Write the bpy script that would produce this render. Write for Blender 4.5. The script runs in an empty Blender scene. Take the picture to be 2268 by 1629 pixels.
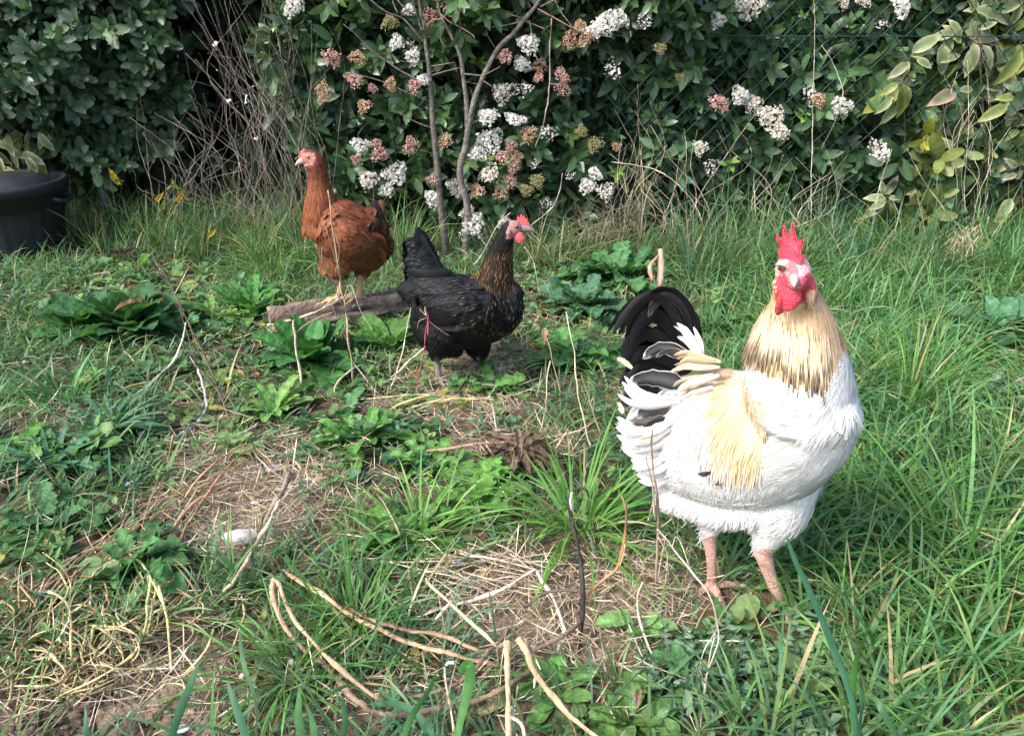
import bpy, bmesh, math, random
import numpy as np
from mathutils import Vector, Matrix
R = math.radians
rng = np.random.default_rng(11)
random.seed(5)
scene = bpy.context.scene
COL = scene.collection

# ---------------------------------------------------------------- camera, sky, sun, exposure
HCAM, PITCH, FL = 0.92, R(25), 1.0723          # eye height, tilt down, focal length in picture heights
cam_d = bpy.data.cameras.new('camera'); cam = bpy.data.objects.new('camera', cam_d); COL.objects.link(cam)
cam.location = (0, 0, HCAM); cam.rotation_euler = (R(90) - PITCH, 0, 0)
cam_d.sensor_fit = 'VERTICAL'; cam_d.sensor_height = 24; cam_d.lens = 24 * FL
cam_d.clip_start = 0.05; cam_d.clip_end = 600
scene.camera = cam

TO_SUN = Vector((-0.62, -0.42, 0.78)).normalized()
world = bpy.data.worlds.new('World'); scene.world = world; world.use_nodes = True
wn = world.node_tree.nodes; wl = world.node_tree.links
sky = wn.new('ShaderNodeTexSky'); sky.sky_type = 'NISHITA'; sky.sun_disc = False
sky.sun_elevation = math.asin(TO_SUN.z); sky.sun_rotation = math.atan2(TO_SUN.x, TO_SUN.y)
sky.air_density = 1.0; sky.dust_density = 2.5
wl.new(sky.outputs[0], wn['Background'].inputs['Color']); wn['Background'].inputs['Strength'].default_value = 0.15
sun_d = bpy.data.lights.new('sun', 'SUN'); sun = bpy.data.objects.new('sun', sun_d); COL.objects.link(sun)
sun_d.energy = 2.0; sun_d.angle = R(12.0); sun_d.color = (1.0, 0.96, 0.91)
sun.rotation_euler = TO_SUN.to_track_quat('Z', 'Y').to_euler(); sun.location = (-4, -3, 6)
scene.view_settings.view_transform = 'Standard'; scene.view_settings.look = 'None'
scene.view_settings.gamma = 1; scene.view_settings.use_curve_mapping = False
scene.view_settings.exposure = 1.5
scene.render.engine = 'CYCLES'
cy = scene.cycles
cy.max_bounces = 7; cy.diffuse_bounces = 3; cy.glossy_bounces = 2; cy.transmission_bounces = 4; cy.transparent_max_bounces = 4

# ---------------------------------------------------------------- photo measurements -> places in the garden
CP, SP = math.cos(PITCH), math.sin(PITCH)
def gz(x, y):
    return (0.012*np.sin(2.1*x+1.2)*np.cos(1.9*y+.3) + 0.008*np.sin(5.3*x-.4+1.5*y) + 0.006*np.sin(7.1*y+2.2*x)
            + 0.004*np.sin(17*x+3*y)*np.sin(15*y-4*x))
def ray(u, v):
    a = u/1629 - 0.696; b = 0.5 - v/1629
    return np.array([a, FL*CP + b*SP, -FL*SP + b*CP])
def W(u, v, y):
    d = ray(u, v); t = y/d[1]
    return np.array([d[0]*t, y, HCAM + d[2]*t])
def G(u, v, h=0.0):
    d = ray(u, v); z = h
    for _ in range(6):
        t = (HCAM - z)/-d[2]; z = float(gz(d[0]*t, d[1]*t)) + h
    return np.array([d[0]*t, d[1]*t, z])
def proj(P):
    P = np.asarray(P, float); x, y, z = P[..., 0], P[..., 1], P[..., 2]-HCAM
    dep = y*CP - z*SP; up = y*SP + z*CP
    return (x/dep*FL + .696)*1629, (.5 - up/dep*FL)*1629
def px(P):
    return (P[1]*CP - (P[2]-HCAM)*SP)/FL/1629

# ---------------------------------------------------------------- mesh helpers
def nrm(v): return v/np.maximum(np.linalg.norm(v, axis=-1, keepdims=True), 1e-9)
def wloc(o):
    p = np.zeros(3)
    while o is not None: p += np.array(o.location); o = o.parent
    return p
class MB:
    def __init__(s): s.V = []; s.F4 = []; s.F3 = []; s.C = []; s.n = 0
    def add(s, V, F, C=(1, 1, 1)):
        V = np.asarray(V, float).reshape(-1, 3); s.V.append(V)
        C = np.broadcast_to(np.asarray(C, float), (len(V), 3)); s.C.append(C)
        for f in (F if isinstance(F, (list, tuple)) else [F]):
            f = np.asarray(f, int)
            if f.size: (s.F4 if f.shape[1] == 4 else s.F3).append(f + s.n)
        s.n += len(V); return s
    def build(s, name, mat, parent=None, smooth=True):
        V = np.concatenate(s.V); C = np.concatenate(s.C)
        if parent is not None: V = V - wloc(parent)
        q = np.concatenate(s.F4) if s.F4 else np.zeros((0, 4), int)
        t = np.concatenate(s.F3) if s.F3 else np.zeros((0, 3), int)
        me = bpy.data.meshes.new(name)
        me.vertices.add(len(V)); me.vertices.foreach_set('co', V.astype(np.float32).ravel())
        li = np.concatenate([q.ravel(), t.ravel()]).astype(np.int32)
        me.loops.add(len(li)); me.loops.foreach_set('vertex_index', li)
        st = np.concatenate([np.arange(len(q))*4, len(q)*4 + np.arange(len(t))*3]).astype(np.int32)
        me.polygons.add(len(st)); me.polygons.foreach_set('loop_start', st)
        me.update(calc_edges=True)
        if smooth: me.polygons.foreach_set('use_smooth', np.ones(len(st), bool))
        a = me.color_attributes.new('Col', 'FLOAT_COLOR', 'POINT')
        a.data.foreach_set('color', np.concatenate([C, np.ones((len(C), 1))], 1).astype(np.float32).ravel())
        o = bpy.data.objects.new(name, me); COL.objects.link(o)
        me.materials.append(mat)
        if parent is not None: o.parent = parent
        return o
def thing(name, label, cat, loc=(0, 0, 0), group=None):
    o = bpy.data.objects.new(name, None); COL.objects.link(o); o.location = tuple(float(c) for c in loc)
    o.empty_display_size = .05
    return tag(o, label, cat, group)
def tag(o, label, cat, group=None):
    o['label'] = label; o['category'] = cat
    if group: o['group'] = group
    return o
def kind(o, k, label=None, cat=None):
    o['kind'] = k
    if label: o['label'] = label
    if cat: o['category'] = cat
    return o

def crom(P, per=8):
    P = np.asarray(P, float)
    if len(P) < 3: return P[0] + (P[-1]-P[0])*np.linspace(0, 1, per+1)[:, None]
    Q = np.vstack([2*P[0]-P[1], P, 2*P[-1]-P[-2]]); out = []
    for i in range(len(P)-1):
        p0, p1, p2, p3 = Q[i:i+4]; t = np.linspace(0, 1, per, endpoint=False)[:, None]
        out.append(.5*((2*p1)+(-p0+p2)*t+(2*p0-5*p1+4*p2-p3)*t*t+(-p0+3*p1-3*p2+p3)*t**3))
    return np.vstack(out+[P[-1:]])
def frames(P, ref):
    T = nrm(np.gradient(P, axis=0)); ref = np.broadcast_to(np.asarray(ref, float), P.shape)
    N = nrm(np.cross(T, ref)); B = np.cross(N, T); return T, N, B
def ringfaces(m, n):
    i = np.arange(m-1)[:, None]*n; j = np.arange(n)[None]; k = (j+1) % n
    return np.stack([i+j, i+k, i+n+k, i+n+j], -1).reshape(-1, 4)
def tube(P, r, n=6, per=5, jit=0.0, ref=(.13, .9, .2)):
    P = np.asarray(P, float); r = np.broadcast_to(np.asarray(r, float), (len(P),)) if np.ndim(r) == 0 else np.asarray(r, float)
    if len(r) != len(P): r = np.interp(np.linspace(0, 1, len(P)), np.linspace(0, 1, len(r)), r)
    S = crom(np.hstack([P, r[:, None]]), per); rr = np.maximum(S[:, 3], 1e-4); S = S[:, :3]
    T, N, B = frames(S, ref); a = np.arange(n)/n*2*np.pi
    k = 1 + jit*rng.standard_normal((len(S), n))
    V = S[:, None] + (N[:, None]*np.cos(a)[None, :, None] + B[:, None]*np.sin(a)[None, :, None])*(rr[:, None]*k)[..., None]
    m = len(S); V = np.vstack([V.reshape(-1, 3), S[:1]-T[:1]*rr[0]*.3, S[-1:]+T[-1:]*rr[-1]*.5])
    j = np.arange(n); c0 = np.stack([np.full(n, m*n), (j+1) % n, j], 1); c1 = np.stack([np.full(n, m*n+1), (m-1)*n+j, (m-1)*n+(j+1) % n], 1)
    return V, [ringfaces(m, n), np.vstack([c0, c1])]
def gridfaces(m, n):
    i = np.arange(m-1)[:, None]*n; j = np.arange(n-1)[None]
    return np.stack([i+j, i+j+1, i+n+j+1, i+n+j], -1).reshape(-1, 4)
def blade_tpl_faces(m): return gridfaces(m, 2)
def blades(pos, az, el, length, width, bend, col, M=5, tipcol=None, twist=0.5, basecol=None, pw=.7):
    """K curved grass blades: rows M+1 x 2 verts each"""
    K = len(pos); s = np.linspace(0, 1, M+1)
    ang = el[:, None] - bend[:, None]*s[None]**1.3
    dh = np.cos(ang)*length[:, None]/M; dz = np.sin(ang)*length[:, None]/M
    h = np.concatenate([np.zeros((K, 1)), np.cumsum(dh[:, 1:], 1)], 1); z = np.concatenate([np.zeros((K, 1)), np.cumsum(dz[:, 1:], 1)], 1)
    d = np.stack([np.cos(az), np.sin(az)], 1)
    C = np.zeros((K, M+1, 3)); C[..., :2] = pos[:, None, :2] + h[..., None]*d[:, None]; C[..., 2] = pos[:, None, 2] + z
    tw = rng.normal(0, twist, K)[:, None] + rng.normal(0, twist, K)[:, None]*s[None]
    side = np.stack([-np.sin(az)[:, None]*np.cos(tw), np.cos(az)[:, None]*np.cos(tw), np.sin(tw)], -1)
    w = width[:, None]*np.clip(np.minimum(.55+1.5*s, 1)*(1-s**2.2)**pw, .04, 1)[None]*.5
    V = np.stack([C-side*w[..., None], C+side*w[..., None]], 2).reshape(-1, 3)
    f = blade_tpl_faces(M+1); F = (f[None]+(np.arange(K)*(M+1)*2)[:, None, None]).reshape(-1, 4)
    cc = np.repeat(col[:, None], M+1, 1).copy()
    if tipcol is not None: t = (s**3)[None, :, None]*.8; cc = cc*(1-t) + tipcol[:, None]*t
    if basecol is not None: t = ((1-s)**3)[None, :, None]*.7; cc = cc*(1-t) + basecol[:, None]*t
    return V, F, np.repeat(cc.reshape(-1, 3), 2, 0)
def inst(tv, tf, ta, M, P, c1, c2=None):
    """instances of a template; ta (n,) blends colour c1 -> c2 for each vertex, or (n,3) multiplies c1"""
    K, n = len(P), len(tv)
    V = np.einsum('kij,nj->kni', M, tv) + P[:, None]
    F = [(f[None]+(np.arange(K)*n)[:, None, None]).reshape(-1, f.shape[1]) for f in (tf if isinstance(tf, (list, tuple)) else [tf])]
    if ta.ndim == 2: C = c1[:, None]*ta[None]
    else: C = c1[:, None]*(1-ta[None, :, None]) + c2[:, None]*ta[None, :, None]
    return V.reshape(-1, 3), F, C.reshape(-1, 3)
def basis(fwd, up, scale=1.0):
    f = nrm(fwd); s = nrm(np.cross(f, up)); n = np.cross(s, f)
    M = np.stack([s, f, n], -1); sc = np.asarray(scale, float)
    return M*(sc[:, None, None] if sc.ndim == 1 else sc)
def leaf(rows=6, width=.42, shape=(.9, 1.3), droop=.25, fold=.18, teeth=0, tooth=.25, lobes=0, lobe=.6, cup=0., wave=0., cols=3, rib=1.3, edge=1.0):
    """leaf along +Y from 0 to 1; widest by shape exponents; returns verts, faces, colour multipliers"""
    s = np.linspace(0, 1, rows); a, b = shape
    w = (s+1e-4)**a*(1-s)**b; w = w/w.max()*width*.5
    if teeth:
        k = (s*teeth) % 1; w = w*(1-tooth*k)
    if lobes:
        k = .5+.5*np.cos(2*np.pi*s*lobes); w = w*(1-lobe*k)
    w[0] = max(w[0], .012); w[-1] = .004
    xs = np.linspace(-1, 1, cols)
    V = np.zeros((rows, cols, 3)); V[..., 0] = w[:, None]*xs; V[..., 1] = s[:, None] - .0*xs
    if teeth or lobes: V[..., 1] += (np.abs(xs)*.05)[None]*((s > .02) & (s < .98))[:, None]
    V[..., 2] = -droop*s[:, None]**2 + fold*np.abs(V[..., 0]) + cup*s[:, None]*(1-s[:, None])
    if wave: V[..., 2] += wave*np.abs(xs)[None]*np.sin(s*23+1)[:, None]
    c = np.ones((rows, cols, 3)); c[:, cols//2] *= rib
    if cols > 3: c[1::3, 1] *= 1.22; c[1::3, 3] *= 1.22; V[1::3, [1, 3], 2] -= .012
    c = c.copy(); c[:, 0] *= edge; c[:, -1] *= edge
    return V.reshape(-1, 3), gridfaces(rows, cols), c.reshape(-1, 3)
def rsph(n):
    v = nrm(rng.standard_normal((n, 3))); return v
def icos(r=1, lat=6, lon=8):
    th = np.linspace(0, np.pi, lat+1)[1:-1]; ph = np.arange(lon)/lon*2*np.pi
    V = np.stack([np.sin(th)[:, None]*np.cos(ph), np.sin(th)[:, None]*np.sin(ph), np.cos(th)[:, None]+0*ph], -1).reshape(-1, 3)
    m = lat-1; V = np.vstack([V, [0, 0, 1], [0, 0, -1]])*r; j = np.arange(lon)
    t = np.vstack([np.stack([np.full(lon, m*lon), j, (j+1) % lon], 1), np.stack([np.full(lon, m*lon+1), (m-1)*lon+(j+1) % lon, (m-1)*lon+j], 1)])
    f = ringfaces(m, lon)[:, ::-1]
    return V, [f, t]
def snoise(seed, P, f, octs=3):
    """cheap smooth noise of points (...,k) from random sines, about -1..1"""
    r = np.random.default_rng(seed); P = np.asarray(P, float); out = 0; amp = 1; tot = 0
    for o in range(octs):
        for _ in range(4):
            k = r.standard_normal(P.shape[-1]); k = k/np.linalg.norm(k)*f*(2**o)*r.uniform(.7, 1.3)
            out = out + amp*np.sin(P@k + r.uniform(0, 6.28))
        tot += amp*2; amp *= .55
    return out/tot

# ---------------------------------------------------------------- materials
def mat(name, rough=.5, spec=.4, trans=0.0, nscale=30, namt=.25, bump=0, bscale=80, color=None, sheen=0, tint=(1, 1, 1), coords='Object', stretch=None, sss=0, coat=0):
    m = bpy.data.materials.new(name); m.use_nodes = True; nt = m.node_tree; N = nt.nodes; L = nt.links
    b = N['Principled BSDF']; out = N['Material Output']
    b.inputs['Roughness'].default_value = rough; b.inputs['Specular IOR Level'].default_value = spec
    tc = N.new('ShaderNodeTexCoord'); co = tc.outputs[coords]
    if stretch:
        mp = N.new('ShaderNodeMapping'); mp.inputs['Scale'].default_value = stretch; L.new(co, mp.inputs[0]); co = mp.outputs[0]
    nz = N.new('ShaderNodeTexNoise'); nz.inputs['Scale'].default_value = nscale; nz.inputs['Detail'].default_value = 4; L.new(co, nz.inputs['Vector'])
    mr = N.new('ShaderNodeMapRange'); mr.inputs['From Min'].default_value = .3; mr.inputs['From Max'].default_value = .7
    mr.inputs['To Min'].default_value = 1-namt; mr.inputs['To Max'].default_value = 1+namt; L.new(nz.outputs['Fac'], mr.inputs[0])
    mx = N.new('ShaderNodeMix'); mx.data_type = 'RGBA'; mx.blend_type = 'MULTIPLY'; mx.inputs[0].default_value = 1
    if color is None:
        at = N.new('ShaderNodeAttribute'); at.attribute_name = 'Col'; L.new(at.outputs['Color'], mx.inputs[6])
    else: mx.inputs[6].default_value = (*color, 1)
    L.new(mr.outputs[0], mx.inputs[7])
    L.new(mx.outputs[2], b.inputs['Base Color'])
    if bump:
        n2 = N.new('ShaderNodeTexNoise'); n2.inputs['Scale'].default_value = bscale; n2.inputs['Detail'].default_value = 5; L.new(co, n2.inputs['Vector'])
        bp = N.new('ShaderNodeBump'); bp.inputs['Strength'].default_value = bump; bp.inputs['Distance'].default_value = .01; L.new(n2.outputs['Fac'], bp.inputs['Height']); L.new(bp.outputs[0], b.inputs['Normal'])
    if sheen: b.inputs['Sheen Weight'].default_value = sheen
    if coat: b.inputs['Coat Weight'].default_value = coat
    if sss: b.inputs['Subsurface Weight'].default_value = sss; b.inputs['Subsurface Radius'].default_value = (.01, .003, .002); b.inputs['Subsurface Scale'].default_value = .5
    if trans:
        tr = N.new('ShaderNodeBsdfTranslucent'); ms = N.new('ShaderNodeMixShader'); ms.inputs[0].default_value = trans
        m2 = N.new('ShaderNodeMix'); m2.data_type = 'RGBA'; m2.blend_type = 'MULTIPLY'; m2.inputs[0].default_value = 1; m2.inputs[7].default_value = (*tint, 1)
        L.new(mx.outputs[2], m2.inputs[6]); L.new(m2.outputs[2], tr.inputs['Color'])
        L.new(b.outputs[0], ms.inputs[1]); L.new(tr.outputs[0], ms.inputs[2]); L.new(ms.outputs[0], out.inputs['Surface'])
    return m
M = {}
M['grass'] = mat('grass_blades', .45, .28, .35, 60, .15, tint=(1.3, 1.5, .8))
M['weed'] = mat('weed_leaves', .55, .18, .28, 55, .32, .8, 75, tint=(1.4, 1.5, .7))
M['hedge'] = mat('hedge_leaves', .33, .5, .15, 50, .25, .15, 120, tint=(1.5, 1.6, .7))
M['dull'] = mat('dull_leaves', .42, .45, .15, 50, .25, .2, 120, tint=(1.4, 1.5, .7))
M['varieg'] = mat('variegated_leaves', .45, .4, .25, 40, .18, .15, 90, tint=(1.3, 1.3, .8))
M['petal'] = mat('petals', .6, .2, .3, 200, .08)
M['bud'] = mat('buds', .5, .3, .1, 200, .2)
M['straw'] = mat('straw', .6, .3, .12, 90, .25, .3, 300, tint=(1.2, 1.1, .8))
M['stem'] = mat('dry_stem', .65, .3, 0, 60, .35, .5, 200, stretch=(1, 1, .25))
M['bark'] = mat('bark', .75, .25, 0, 45, .4, .8, 90)
M['soil'] = mat('soil', .9, .15, 0, 22, .45, 1.0, 90)
M['feather'] = mat('feathers', .62, .25, .12, 160, .1)
M['feather_dark'] = mat('dark_feathers', .5, .12, .0, 160, .2)
M['skinred'] = mat('red_skin', .45, .4, 0, 260, .16, .5, 420, sss=.12)
M['leg'] = mat('scaly_skin', .55, .35, 0, 240, .18, .7, 330)
M['body'] = mat('plumage', .7, .2, 0, 140, .1, .4, 220)
M['horn'] = mat('horn', .4, .45, 0, 150, .15)
M['eye'] = mat('eye', .08, .6, 0, 10, .02, coat=.5)
M['plastic'] = mat('black_plastic', .55, .4, 0, 14, .3, .12, 120)
M['wire'] = mat('coated_wire', .4, .5, 0, 20, .2)
M['scrap'] = mat('scrap', .55, .35, .1, 60, .12, .3, 120)
M['backing'] = mat('pale_backing', .85, .2, 0, 8, .2, .3, 40)
# ---------------------------------------------------------------- ground
def ell(u, v, L):
    out = 0.0
    for (a, b, ra, rb) in L:
        out = np.maximum(out, np.clip(1.6-1.3*np.sqrt(((u-a)/ra)**2+((v-b)/rb)**2), 0, 1))
    return out
DIRT = [(330, 1565, 330, 120), (600, 1460, 140, 62), (60, 1600, 260, 90)]
STRAW = [(550, 1100, 210, 135), (1180, 1360, 270, 115), (1030, 805, 130, 45), (400, 1180, 130, 80), (1400, 1310, 150, 110), (940, 1560, 200, 50),
         (960, 905, 190, 40), (1150, 1000, 120, 50), (1340, 1450, 90, 60), (2150, 1600, 140, 40), (80, 940, 90, 30)]
LEAFY = [(850, 960, 330, 150), (1000, 1120, 190, 110), (230, 1260, 230, 120), (620, 830, 260, 130), (300, 660, 230, 130), (1300, 660, 170, 120),
         (1660, 1490, 260, 150), (1400, 1590, 180, 70), (2200, 800, 130, 170), (100, 1010, 160, 90), (1080, 850, 120, 60), (480, 930, 140, 70), (1100, 700, 250, 60)]
FEET = [(1735, 1385, 105, 62), (1577, 1340, 75, 52), (1640, 1340, 80, 40)]
BARE = [(1250, 500, 330, 40), (420, 395, 260, 50)]
fx = np.linspace(-2.6, 2.6, 300); fy = np.linspace(.35, 4.2, 250)
gx = np.concatenate([[-250, -60, -20, -8, -4.5, -3.2], fx, [3.2, 4.5, 8, 20, 60, 250]])
gy = np.concatenate([[-60, -15, -4, -1.5, -.3], fy, [4.6, 5.4, 7, 12, 30, 100, 300]])
X, Y = np.meshgrid(gx, gy); PX = np.stack([X, Y], -1)
near = (np.abs(X) < 2.7) & (Y > .3) & (Y < 4.3)
Zb = np.where(near, gz(X, Y), 0)
U_, V_ = proj(np.stack([X, np.maximum(Y, .3), Zb], -1))
dirt = ell(U_, V_, DIRT)*near; straw = ell(U_, V_, STRAW)*near
Z = Zb + near*(.006*snoise(3, PX, 40) + .010*dirt*snoise(4, PX, 75, 3) + .012*dirt*np.maximum(snoise(5, PX, 28, 2), -.2))
g = MB(); c_soil = np.array([.105, .07, .048]); c_dirt = np.array([.155, .112, .08]); c_straw = np.array([.21, .165, .115]); c_far = np.array([.06, .09, .035])
n1 = snoise(6, PX, 12)[..., None]
Cg = c_soil*(1+.3*n1); Cg = Cg*(1-dirt[..., None]) + c_dirt*(1+.35*snoise(8, PX, 35)[..., None])*dirt[..., None]
Cg = Cg*(1-.7*straw[..., None]) + c_straw*.7*straw[..., None]; Cg = np.where(near[..., None], Cg, c_far)
g.add(np.stack([X, Y, Z], -1), gridfaces(len(gy), len(gx)), Cg.reshape(-1, 3))
kind(g.build('ground', M['soil']), 'structure', 'brown garden soil under the grass and straw', 'ground')
pv = MB(); V, F, _ = np.array([[-60, 5.6, .012], [60, 5.6, .012], [60, 40, .012], [-60, 40, .012]]), np.array([[0, 1, 2, 3]]), 0
pv.add(V, F, (.62, .62, .62)); kind(pv.build('bright_backing', M['backing']), 'structure', 'added pale ground sheet far behind the hedge, bright through the leaf gaps', 'bright_backing')  # added pale sheet, gives the bright specks seen through the hedge

# clods and pebbles of soil
b = MB(); K = 2600
u = rng.uniform(0, 900, K); v = rng.uniform(1300, 1640, K); keep = rng.random(K) < ell(u, v, DIRT)*.95+.02
iv, ifc = icos(1, 4, 6)
for a_, b_ in zip(u[keep], v[keep]):
    p = G(a_, b_); s = .0018+.0085*rng.random()**4; sc = s*rng.uniform(.6, 1.3, 3)*[1, 1, .7]
    vv = iv*sc*(1+.22*rng.standard_normal((len(iv), 1))); c = np.array([.16, .118, .085])*rng.uniform(.6, 1.35)
    if rng.random() < .06: c = np.array([.45, .4, .34])
    b.add(vv+p+[0, 0, s*.2], ifc, c)
kind(b.build('dirt_clods', M['soil']), 'stuff', 'crumbled clods of bare brown soil', 'soil')

# ---------------------------------------------------------------- grass
def scatter(n, vmin=430, vmax=1720, umin=-260, umax=2530):
    """points on the ground, even per square metre, inside the view wedge"""
    y = rng.uniform(.62, 3.35, n*3); x = rng.uniform(-2.6, 2.6, n*3)
    u, v = proj(np.stack([x, y, gz(x, y)], -1)); k = (u > umin) & (u < umax) & (v > vmin) & (v < vmax)
    x, y, u, v = x[k][:n], y[k][:n], u[k][:n], v[k][:n]
    return x, y, u, v
GREENS = np.array([[.085, .185, .06], [.068, .158, .06], [.105, .21, .07], [.062, .148, .078], [.13, .21, .078], [.07, .168, .092]])
DRY = np.array([[.42, .33, .18], [.36, .27, .14], [.5, .42, .26]])
def tufts(x, y, per, ln, wd, el=(.5, 1.45), bend=(.4, 1.7), spread=.02, cols=GREENS, dry=.06, tipdry=.25):
    K = len(x); rep = np.repeat(np.arange(K), per); n = len(rep)
    az = rng.uniform(0, 2*np.pi, n); r = np.abs(rng.normal(0, 1, n))*spread
    P = np.stack([x[rep]+r*np.cos(az), y[rep]+r*np.sin(az), 0*r], 1); P[:, 2] = gz(P[:, 0], P[:, 1])-.004
    L = ln[rep]*rng.uniform(.45, 1.25, n)
    c = cols[rng.integers(0, len(cols), K)][rep]*rng.uniform(.75, 1.3, (n, 1))*rng.uniform(.9, 1.1, (n, 3))
    dm = rng.random(n) < dry; c[dm] = DRY[rng.integers(0, 3, dm.sum())]*rng.uniform(.7, 1.1, (dm.sum(), 1))
    tip = np.where((rng.random(n) < tipdry)[:, None], np.array([.32, .27, .11]), c*1.1)
    base = c*.4+np.array([.16, .19, .07])*.6
    return blades(P, az+rng.normal(0, .35, n), rng.uniform(*el, n), L, wd[rep]*rng.uniform(.6, 1.3, n), rng.uniform(*bend, n), c, 5, tip, .5, base)
def grass_density(u, v):
    d = np.ones_like(u); d = d*(1-.97*np.clip(ell(u, v, DIRT)*1.3, 0, 1))*(1-.97*np.clip(1.25*ell(u, v, STRAW), 0, 1))*(1-.88*ell(u, v, LEAFY))*(1-.75*ell(u, v, BARE))*(1-.9*ell(u, v, FEET))
    return d
x, y, u, v = scatter(5200); k = rng.random(len(x)) < grass_density(u, v); x, y, u, v = x[k], y[k], u[k], v[k]
right = np.clip((u-1400)/350, 0, 1); back = np.clip((640-v)/120, 0, 1); left = np.clip((500-u)/300, 0, 1)
ln = .075 + .085*right + .05*back*np.clip((u-1300)/200, 0, 1) + .03*left*(v < 700) + .03*rng.random(len(x)) + .035*((v > 1250) & (u < 1000))
sel = right > .5
gm = MB(); gm.add(*tufts(x[~sel], y[~sel], 10, ln[~sel], np.full((~sel).sum(), .0047), cols=GREENS*[.95, 1, 1.05]))
gm.add(*tufts(x[sel], y[sel], 13, ln[sel], np.full(sel.sum(), .0058), el=(.7, 1.5), bend=(.3, 1.6), cols=GREENS*[1.18, 1.2, 1.05], dry=.035, tipdry=.12))
# bluish wide blades on the left
x, y, u, v = scatter(3000, umax=700, vmin=560, vmax=1180); k = rng.random(len(x)) < .35*grass_density(u, v); x, y = x[k], y[k]
gm.add(*tufts(x, y, 5, np.full(len(x), .13), np.full(len(x), .0075), el=(.2, 1.2), bend=(.2, 1.5), cols=np.array([[.06, .14, .065], [.075, .155, .08], [.08, .16, .05]]), dry=.02, tipdry=.05))
# tall upright grass along the foot of the hedge, right and centre
def strip(n, u0, u1, v0, v1, L, **kw):
    P = np.array([G(a, b) for a, b in zip(rng.uniform(u0, u1, n), rng.uniform(v0, v1, n))])
    gm.add(*tufts(P[:, 0], P[:, 1], 14, L*rng.uniform(.7, 1.2, n), np.full(n, .0045), el=(1.0, 1.55), bend=(.1, 1.1), **kw))
strip(170, 1520, 2290, 535, 640, .29, dry=.05, tipdry=.1)
strip(100, 1100, 1560, 530, 600, .19, dry=.2)
strip(100, 540, 920, 470, 600, .24, dry=.12)
strip(130, 130, 560, 460, 590, .22, dry=.12)
strip(50, 870, 1100, 510, 570, .14, dry=.1)
kind(gm.build('grass', M['grass']), 'stuff', 'green lawn grass growing over the garden ground', 'grass')

# ---------------------------------------------------------------- straw litter
sm = MB(); x, y, u, v = scatter(150000, vmin=480)
p = 2.2*ell(u, v, STRAW)+.035+.16*ell(u, v, DIRT)+.6*(u < 520)*(v > 1300)*(v < 1580)+.12*ell(u, v, LEAFY)
k = rng.random(len(x)) < np.minimum(p, 1)*.75; x, y, u, v = x[k], y[k], u[k], v[k]; n = len(x)
zlift = np.abs(rng.normal(0, .010, n))+.007
c = np.array([[.52, .42, .29], [.42, .33, .22], [.62, .53, .40], [.28, .21, .14]])[rng.integers(0, 4, n)]*rng.uniform(.7, 1.25, (n, 1))
sm.add(*blades(np.stack([x, y, gz(x, y)+zlift], 1), rng.uniform(0, 6.28, n), rng.normal(.05, .22, n), rng.uniform(.02, .13, n)*rng.uniform(.5, 1, n), rng.uniform(.0009, .0024, n), rng.normal(0, .45, n), c, 4, None, 1.2, None, .25))
kind(sm.build('straw_litter', M['straw']), 'stuff', 'dead straw and stalk litter lying on the ground', 'straw')

# ---------------------------------------------------------------- small weed cover
tooth_leaf = leaf(13, .5, (.75, .75), .3, .15, 6, .35, wave=.02, rib=1.35, cols=5)
round_leaf = leaf(7, .8, (.7, .5), .2, .12, rib=1.25)
narrow_leaf = leaf(7, .28, (.7, .9), .45, .25, rib=1.35)
def rosette_parts(n, size, tpl, elr=(.1, 1.1), wl=(.5, 1.1)):
    az = np.arange(n)*2.4+rng.uniform(0, 6.28)+rng.normal(0, .25, n); el = np.linspace(elr[0], elr[1], n)+rng.normal(0, .12, n)
    f = np.stack([np.cos(az)*np.cos(el), np.sin(az)*np.cos(el), np.sin(el)], 1)
    up = np.stack([-np.cos(az)*np.sin(el), -np.sin(az)*np.sin(el), np.cos(el)], 1)+rng.normal(0, .25, (n, 3))
    return basis(f, up, size*rng.uniform(*wl, n)*np.linspace(1, .6, n))
WEED = np.array([[.08, .17, .055], [.105, .20, .065], [.06, .14, .052], [.14, .21, .08], [.07, .15, .075]])
wm = MB(); x, y, u, v = scatter(8000, vmin=520)
k = rng.random(len(x)) < (.55*ell(u, v, LEAFY)+.07)*(1-.93*ell(u, v, DIRT))*(1-.9*ell(u, v, FEET))*(1-.6*ell(u, v, STRAW)); x, y, u, v = x[k], y[k], u[k], v[k]
for i in range(len(x)):
    t = [tooth_leaf, round_leaf, narrow_leaf, tooth_leaf, narrow_leaf][rng.integers(0, 5)]; n = rng.integers(5, 10); s = rng.uniform(.025, .065)
    Mx = rosette_parts(n, s, t); P = np.array([x[i], y[i], float(gz(x[i], y[i]))+rng.uniform(0, .03)])+rng.normal(0, .012, (n, 3))*[1, 1, .3]
    c = WEED[rng.integers(0, 5)]*rng.uniform(.7, 1.3)*rng.uniform(.85, 1.15, (n, 1))*np.ones((n, 3))
    if rng.random() < .12: c[:2] = [.30, .27, .07]
    wm.add(*inst(t[0], t[1], t[2], Mx, P, c))
kind(wm.build('weeds', M['weed']), 'stuff', 'low green weeds and clover covering the ground', 'weeds')
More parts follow.
